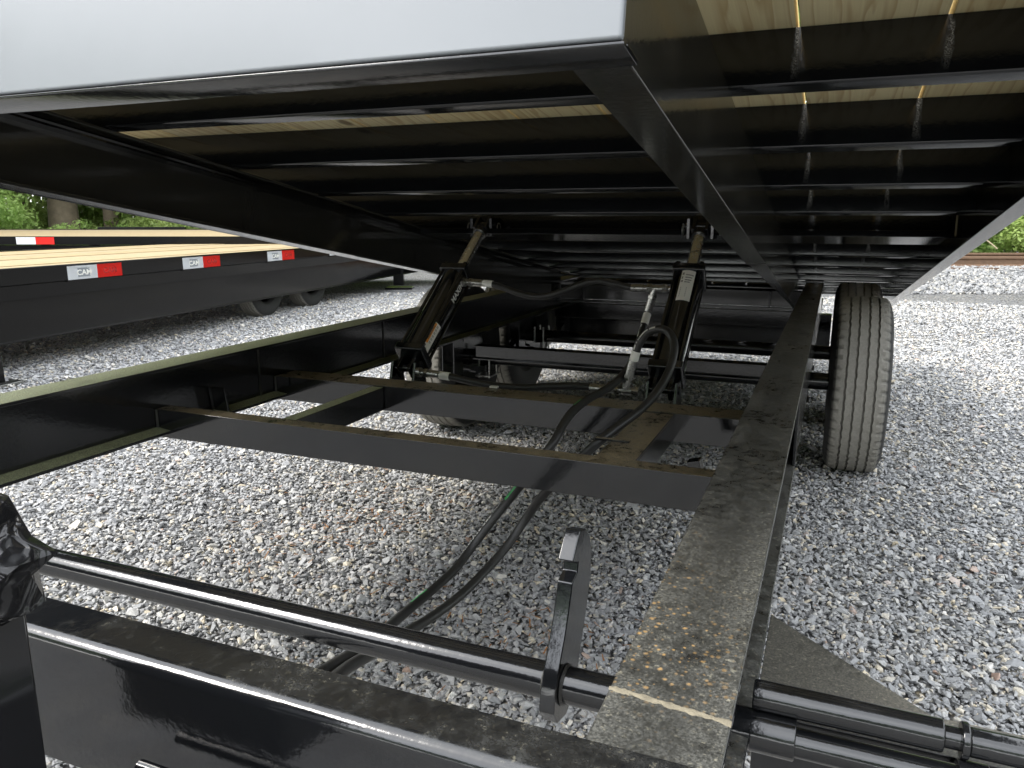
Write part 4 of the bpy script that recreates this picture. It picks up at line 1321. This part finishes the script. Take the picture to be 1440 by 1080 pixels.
# ================================================================== railway track
def rail_line(d, label):
    pr = [(-0.065, 0), (0.065, 0), (0.065, 0.012), (0.012, 0.03), (0.010, 0.105), (0.034, 0.125), (0.034, 0.155), (0.022, 0.162), (-0.022, 0.162), (-0.034, 0.155),
          (-0.034, 0.125), (-0.010, 0.105), (-0.012, 0.03), (-0.065, 0.012)]
    o = MB().loft([[cam_pt(d + a, l, 0.285 + b) for a, b in pr] for l in (-0.8, 10, 20, 30, 48)]).build('steel_rail', 'rust', None, 0.003)
    return tag(o, label, 'rail', 'rails of the railway track')
rail_line(13.25, 'rusty brown steel rail nearer the gravel yard, on the ballast at far right')
rail_line(14.70, 'rusty steel rail farther from the yard, against the undergrowth')
sl0 = None
for i in range(38):
    l = -0.5 + i * 0.6
    mb = MB().box((0, 0, 0), (0.23, 2.5, 0.14), (rt, F2, Z))
    if sl0 is None:
        sl0 = mb.build('railway_sleeper', 'sleeper', None, 0.008)
        tag(sl0, 'weathered wooden railway sleeper under the two rusty rails', 'sleeper', 'sleepers under the rails')
        k = sl0
    else:
        k = sl0.copy()
        COL.objects.link(k)
    k.location = cam_pt(13.98, l, 0.213)

# ================================================================== vegetation
def leaf_cloud(name, centers, per, spread, leaf, mat, seed):
    r_ = np.random.default_rng(seed)
    cs = np.repeat(np.asarray(centers, float), per, 0)
    n = len(cs)
    d = r_.normal(0, 1, (n, 3))
    d /= np.linalg.norm(d, axis=1, keepdims=True)
    rad = spread * (0.35 + 0.65 * r_.random((n, 1)) ** 0.5)
    P = cs + d * rad * np.array([1, 1, 0.7])
    nrm = d + r_.normal(0, 0.5, (n, 3)) + np.array([0, 0, 0.5])
    nrm /= np.linalg.norm(nrm, axis=1, keepdims=True)
    t = np.cross(nrm, r_.normal(0, 1, (n, 3)))
    t /= np.linalg.norm(t, axis=1, keepdims=True)
    b = np.cross(nrm, t)
    s = leaf * (0.6 + 0.8 * r_.random((n, 1)))
    fold = nrm * s * 0.18
    v = np.stack([P - t * s, P + b * s * 0.42 + fold, P + t * s, P - b * s * 0.42 + fold], 1).reshape(-1, 3)
    idx = np.arange(n * 4).reshape(-1, 4)
    f = np.concatenate([idx[:, [0, 1, 2]], idx[:, [0, 2, 3]]])
    me = bpy.data.meshes.new(name)
    me.vertices.add(len(v)); me.vertices.foreach_set('co', v.astype(np.float32).ravel())
    me.loops.add(f.size); me.loops.foreach_set('vertex_index', f.astype(np.int32).ravel())
    me.polygons.add(len(f)); me.polygons.foreach_set('loop_start', np.arange(0, f.size, 3, dtype=np.int32))
    me.update()
    me.materials.append(M[mat])
    return me

def bush_mesh(seed):
    r_ = random.Random(seed)
    cs = []
    for i in range(34):
        a, q = r_.random() * 6.28, r_.random() ** 0.6
        cs.append((q * math.cos(a) * 1.0, q * math.sin(a) * 0.9, 0.15 + r_.random() * 1.55 * (1 - 0.45 * q)))
    return leaf_cloud('foliage', cs, 230, 0.34, 0.04, 'leaf', seed)
def crown_mesh(seed):
    r_ = random.Random(seed)
    cs = []
    for i in range(75):
        z = r_.random()
        q = r_.random() ** 0.5 * (0.45 + 1.2 * math.sin(math.pi * (0.15 + 0.8 * z))) * 1.55
        a = r_.random() * 6.28
        cs.append((q * math.cos(a), q * math.sin(a), 2.6 + z * 8.2))
    return leaf_cloud('foliage', cs, 110, 0.75, 0.15, 'leaf_tree', seed)
bushes = [bush_mesh(s) for s in (11, 12, 13, 14)]
crowns = [crown_mesh(s) for s in (21, 22, 23)]
stem_me = None
def trunk_mb(r, h, lean=0.0, seed=0, limbs=5):
    rr = random.Random(seed)
    mb = MB()
    pts = [V((lean * t * h + 0.05 * math.sin(3 * t + seed), 0.04 * math.sin(4 * t + seed), t * h)) for t in np.linspace(0, 1, 9)]
    mb.tube(pts, [r * 1.35, r * 1.05, r * 0.98, r * 0.9, r * 0.8, r * 0.65, r * 0.5, r * 0.35, r * 0.15], 14)
    for i in range(limbs):
        t = 0.35 + 0.5 * rr.random()
        p = pts[int(t * 8)]
        a = rr.random() * 6.28
        d = V((math.cos(a), math.sin(a), 0.7))
        mb.tube([p, p + d * 0.7, p + d * 1.5 + Z * 0.3], [r * 0.35, r * 0.22, r * 0.08], 8)
    return mb
def tree(pos, r, h, kind, label, group, rot=0.0, lean=0.0, seed=0, sc=1.0):
    root = thing('tree', label, 'tree', pos, group)
    tr_ = trunk_mb(r, h, lean, seed).build('trunk', 'bark', None)
    tr_.parent = root
    cr = bpy.data.objects.new('crown', crowns[kind])
    COL.objects.link(cr)
    cr.parent = root
    cr.location = (lean * 3, 0, 0)
    cr.rotation_euler = (0, 0, rot)
    cr.scale = (sc, sc, h / 11.0)
    return root
tree((-16.82, 13.0, 0), 0.285, 13, 0, 'thick grey-brown tree trunk showing above the far flatbed at left', 'trees beyond the trailers', 0.3, 0, 1)
tree((-16.15, 13.75, 0), 0.155, 10, 1, 'thinner tree trunk just right of the thick one', 'trees beyond the trailers', 1.3, 0, 2)
r_ = random.Random(42)
for i in range(30):
    az_ = -92 + 135 * (i + 0.5 * r_.random()) / 30
    dist = 20.5 + 6 * r_.random()
    # keep clear of the two trunks
    a = math.radians(az_)
    side = 'left' if az_ < 0 else 'right'
    tree((dist * math.sin(a), dist * math.cos(a), 0), 0.14 + 0.08 * r_.random(), 10 + 4 * r_.random(), i % 3,
         'leafy tree in the wood behind the undergrowth, mostly hidden by the raised deck', 'trees of the wood', r_.random() * 6, 0, i + 5, 0.9 + 0.4 * r_.random())

for i in range(26):  # unseen tree belt, added to give the black paint darker reflections
    az_ = 48 + 208 * (i + 0.5 * r_.random()) / 26
    dist = 25 + 6 * r_.random()
    a = math.radians(az_)
    tree((dist * math.sin(a), dist * math.cos(a), 0), 0.15 + 0.08 * r_.random(), 9 + 4 * r_.random(), i % 3,
         'unseen tree added round the yard for the black paint to mirror', 'added trees round the yard', r_.random() * 6, 0, i + 50, 1.1 + 0.5 * r_.random())

nb_i = [0]
def bush(pos, sc, label, group, hz=1.0):
    k = nb_i[0]
    nb_i[0] += 1
    root = thing('bush', label, 'bush', pos, group)
    fo = bpy.data.objects.new('foliage', bushes[k % 4])
    COL.objects.link(fo)
    fo.parent = root
    fo.rotation_euler = (0, 0, r_.random() * 6.28)
    fo.scale = (sc, sc, sc * hz)
    st = MB()
    for j in range(4):
        a = j * 1.7 + k
        st.tube([(0, 0, 0), (0.12 * math.cos(a), 0.12 * math.sin(a), 0.5 * sc), (0.4 * sc * math.cos(a), 0.4 * sc * math.sin(a), 1.25 * sc * hz)], [0.02, 0.014, 0.005], 6)
    s_ = st.build('stem', 'twig', None)
    s_.parent = root
    return root
# left undergrowth along the wood's edge
for i in range(26):
    az_ = -74 + 44 * (i + 0.7 * r_.random()) / 26
    a = math.radians(az_)
    near_trunks = -56.5 < az_ < -46.5
    dist = 17.2 + 2.2 * r_.random()
    sc = (0.95 + 0.5 * r_.random()) * (0.5 if near_trunks else 1.0)
    spot = 'left of the thick trunk' if az_ < -53.4 else ('between the thick and the thin trunk' if az_ < -50.2 else 'right of the thin trunk')
    bush((dist * math.sin(a), dist * math.cos(a), 0), sc, 'bright green leafy bush beyond the flatbeds, ' + spot, 'bushes beyond the flatbeds')
for i in range(14):
    az_ = -70 + 36 * (i + 0.7 * r_.random()) / 14
    a = math.radians(az_)
    dist = 20 + 1.5 * r_.random() + (3.5 if -57 < az_ < -46 else 0)
    bush((dist * math.sin(a), dist * math.cos(a), 0), 1.3 + 0.5 * r_.random(), 'darker bush in the wood behind the front row of undergrowth', 'bushes deeper in the wood', 1.3)
# right undergrowth behind the track
for i in range(20):
    l = -0.5 + 18 * (i + 0.6 * r_.random()) / 20
    p = cam_pt(16.6 + 0.9 * r_.random(), l, 0.05)
    bush(p, 0.95 + 0.55 * r_.random(), 'sunlit green bush growing behind the rusty railway rail', 'bushes behind the railway rails')
for i in range(14):
    l = -0.5 + 20 * (i + 0.6 * r_.random()) / 14
    p = cam_pt(18.6 + 0.9 * r_.random(), l, 0.05)
    bush(p, 1.5 + 0.6 * r_.random(), 'tall bush filling the wood edge behind the railway undergrowth', 'tall bushes behind the railway', 1.2)
# dry twigs hanging over the rail
tw = MB()
tw.tube(spline([cam_pt(15.6, 8.95, 0.95), cam_pt(15.5, 9.12, 0.80), cam_pt(15.4, 9.35, 0.66), cam_pt(15.3, 9.52, 0.50)], 6), 0.014, 6)
tag(tw.build('dry_twig', 'twig'), 'pale bare twig arching in front of the bushes by the rail', 'twig')

# ================================================================== small litter on the gravel
lt = MB()
rr = random.Random(9)
for cx_, cy_, n_, s_ in ((-1.52, 2.55, 90, 0.16), (-1.61, 2.28, 60, 0.12), (-1.71, 2.04, 40, 0.12), (-1.09, 1.91, 25, 0.12), (-0.62, 1.85, 70, 0.10), (-1.0, 1.68, 20, 0.12), (-1.9, 2.6, 40, 0.2)):
    for i in range(n_):
        p = V((cx_ + rr.gauss(0, s_), cy_ + rr.gauss(0, s_), 0.022 + rr.random() * 0.006 + float(ground_z(cx_, cy_))))
        a = rr.random() * 6.28
        L = rr.uniform(0.012, 0.04)
        d = V((math.cos(a), math.sin(a), rr.gauss(0, 0.12)))
        w = V((-d.y, d.x, 0)) * rr.uniform(0.0012, 0.003)
        lt.add([p - d * L / 2 - w, p + d * L / 2 - w * 0.4, p + d * L / 2 + w * 0.4, p - d * L / 2 + w], [(0, 1, 2, 3)])
o = lt.build('leaf_litter', 'litter')
o['kind'] = 'stuff'
def fallen_leaf(x, y, s, mat, label, rot):
    pts = [(-1, 0, 0), (-0.4, 0.42, 0.12), (0.3, 0.5, 0.22), (1, 0.05, 0.05), (0.35, -0.45, 0.2), (-0.4, -0.4, 0.1), (0, 0, 0)]
    c, sn = math.cos(rot), math.sin(rot)
    mb = MB()
    vs = [V((x + s * (p[0] * c - p[1] * sn), y + s * (p[0] * sn + p[1] * c), 0.03 + s * p[2] + float(ground_z(x, y)))) for p in pts]
    mb.add(vs, [(6, i, (i + 1) % 6) for i in range(6)])
    tag(mb.build('fallen_leaf', mat), label, 'leaf', 'fallen leaves on the gravel')
fallen_leaf(-0.98, 2.36, 0.028, 'leaf_dead', 'curled brown leaf on the gravel between the two cross beams', 0.4)
fallen_leaf(-6.55, 5.0, 0.05, 'leaf', 'bright green leaf on the gravel beside the flatbed', 1.0)
fallen_leaf(-1.36, 1.62, 0.02, 'leaf_dead', 'small orange-brown leaf on the gravel behind the round latch shaft', 2.0)
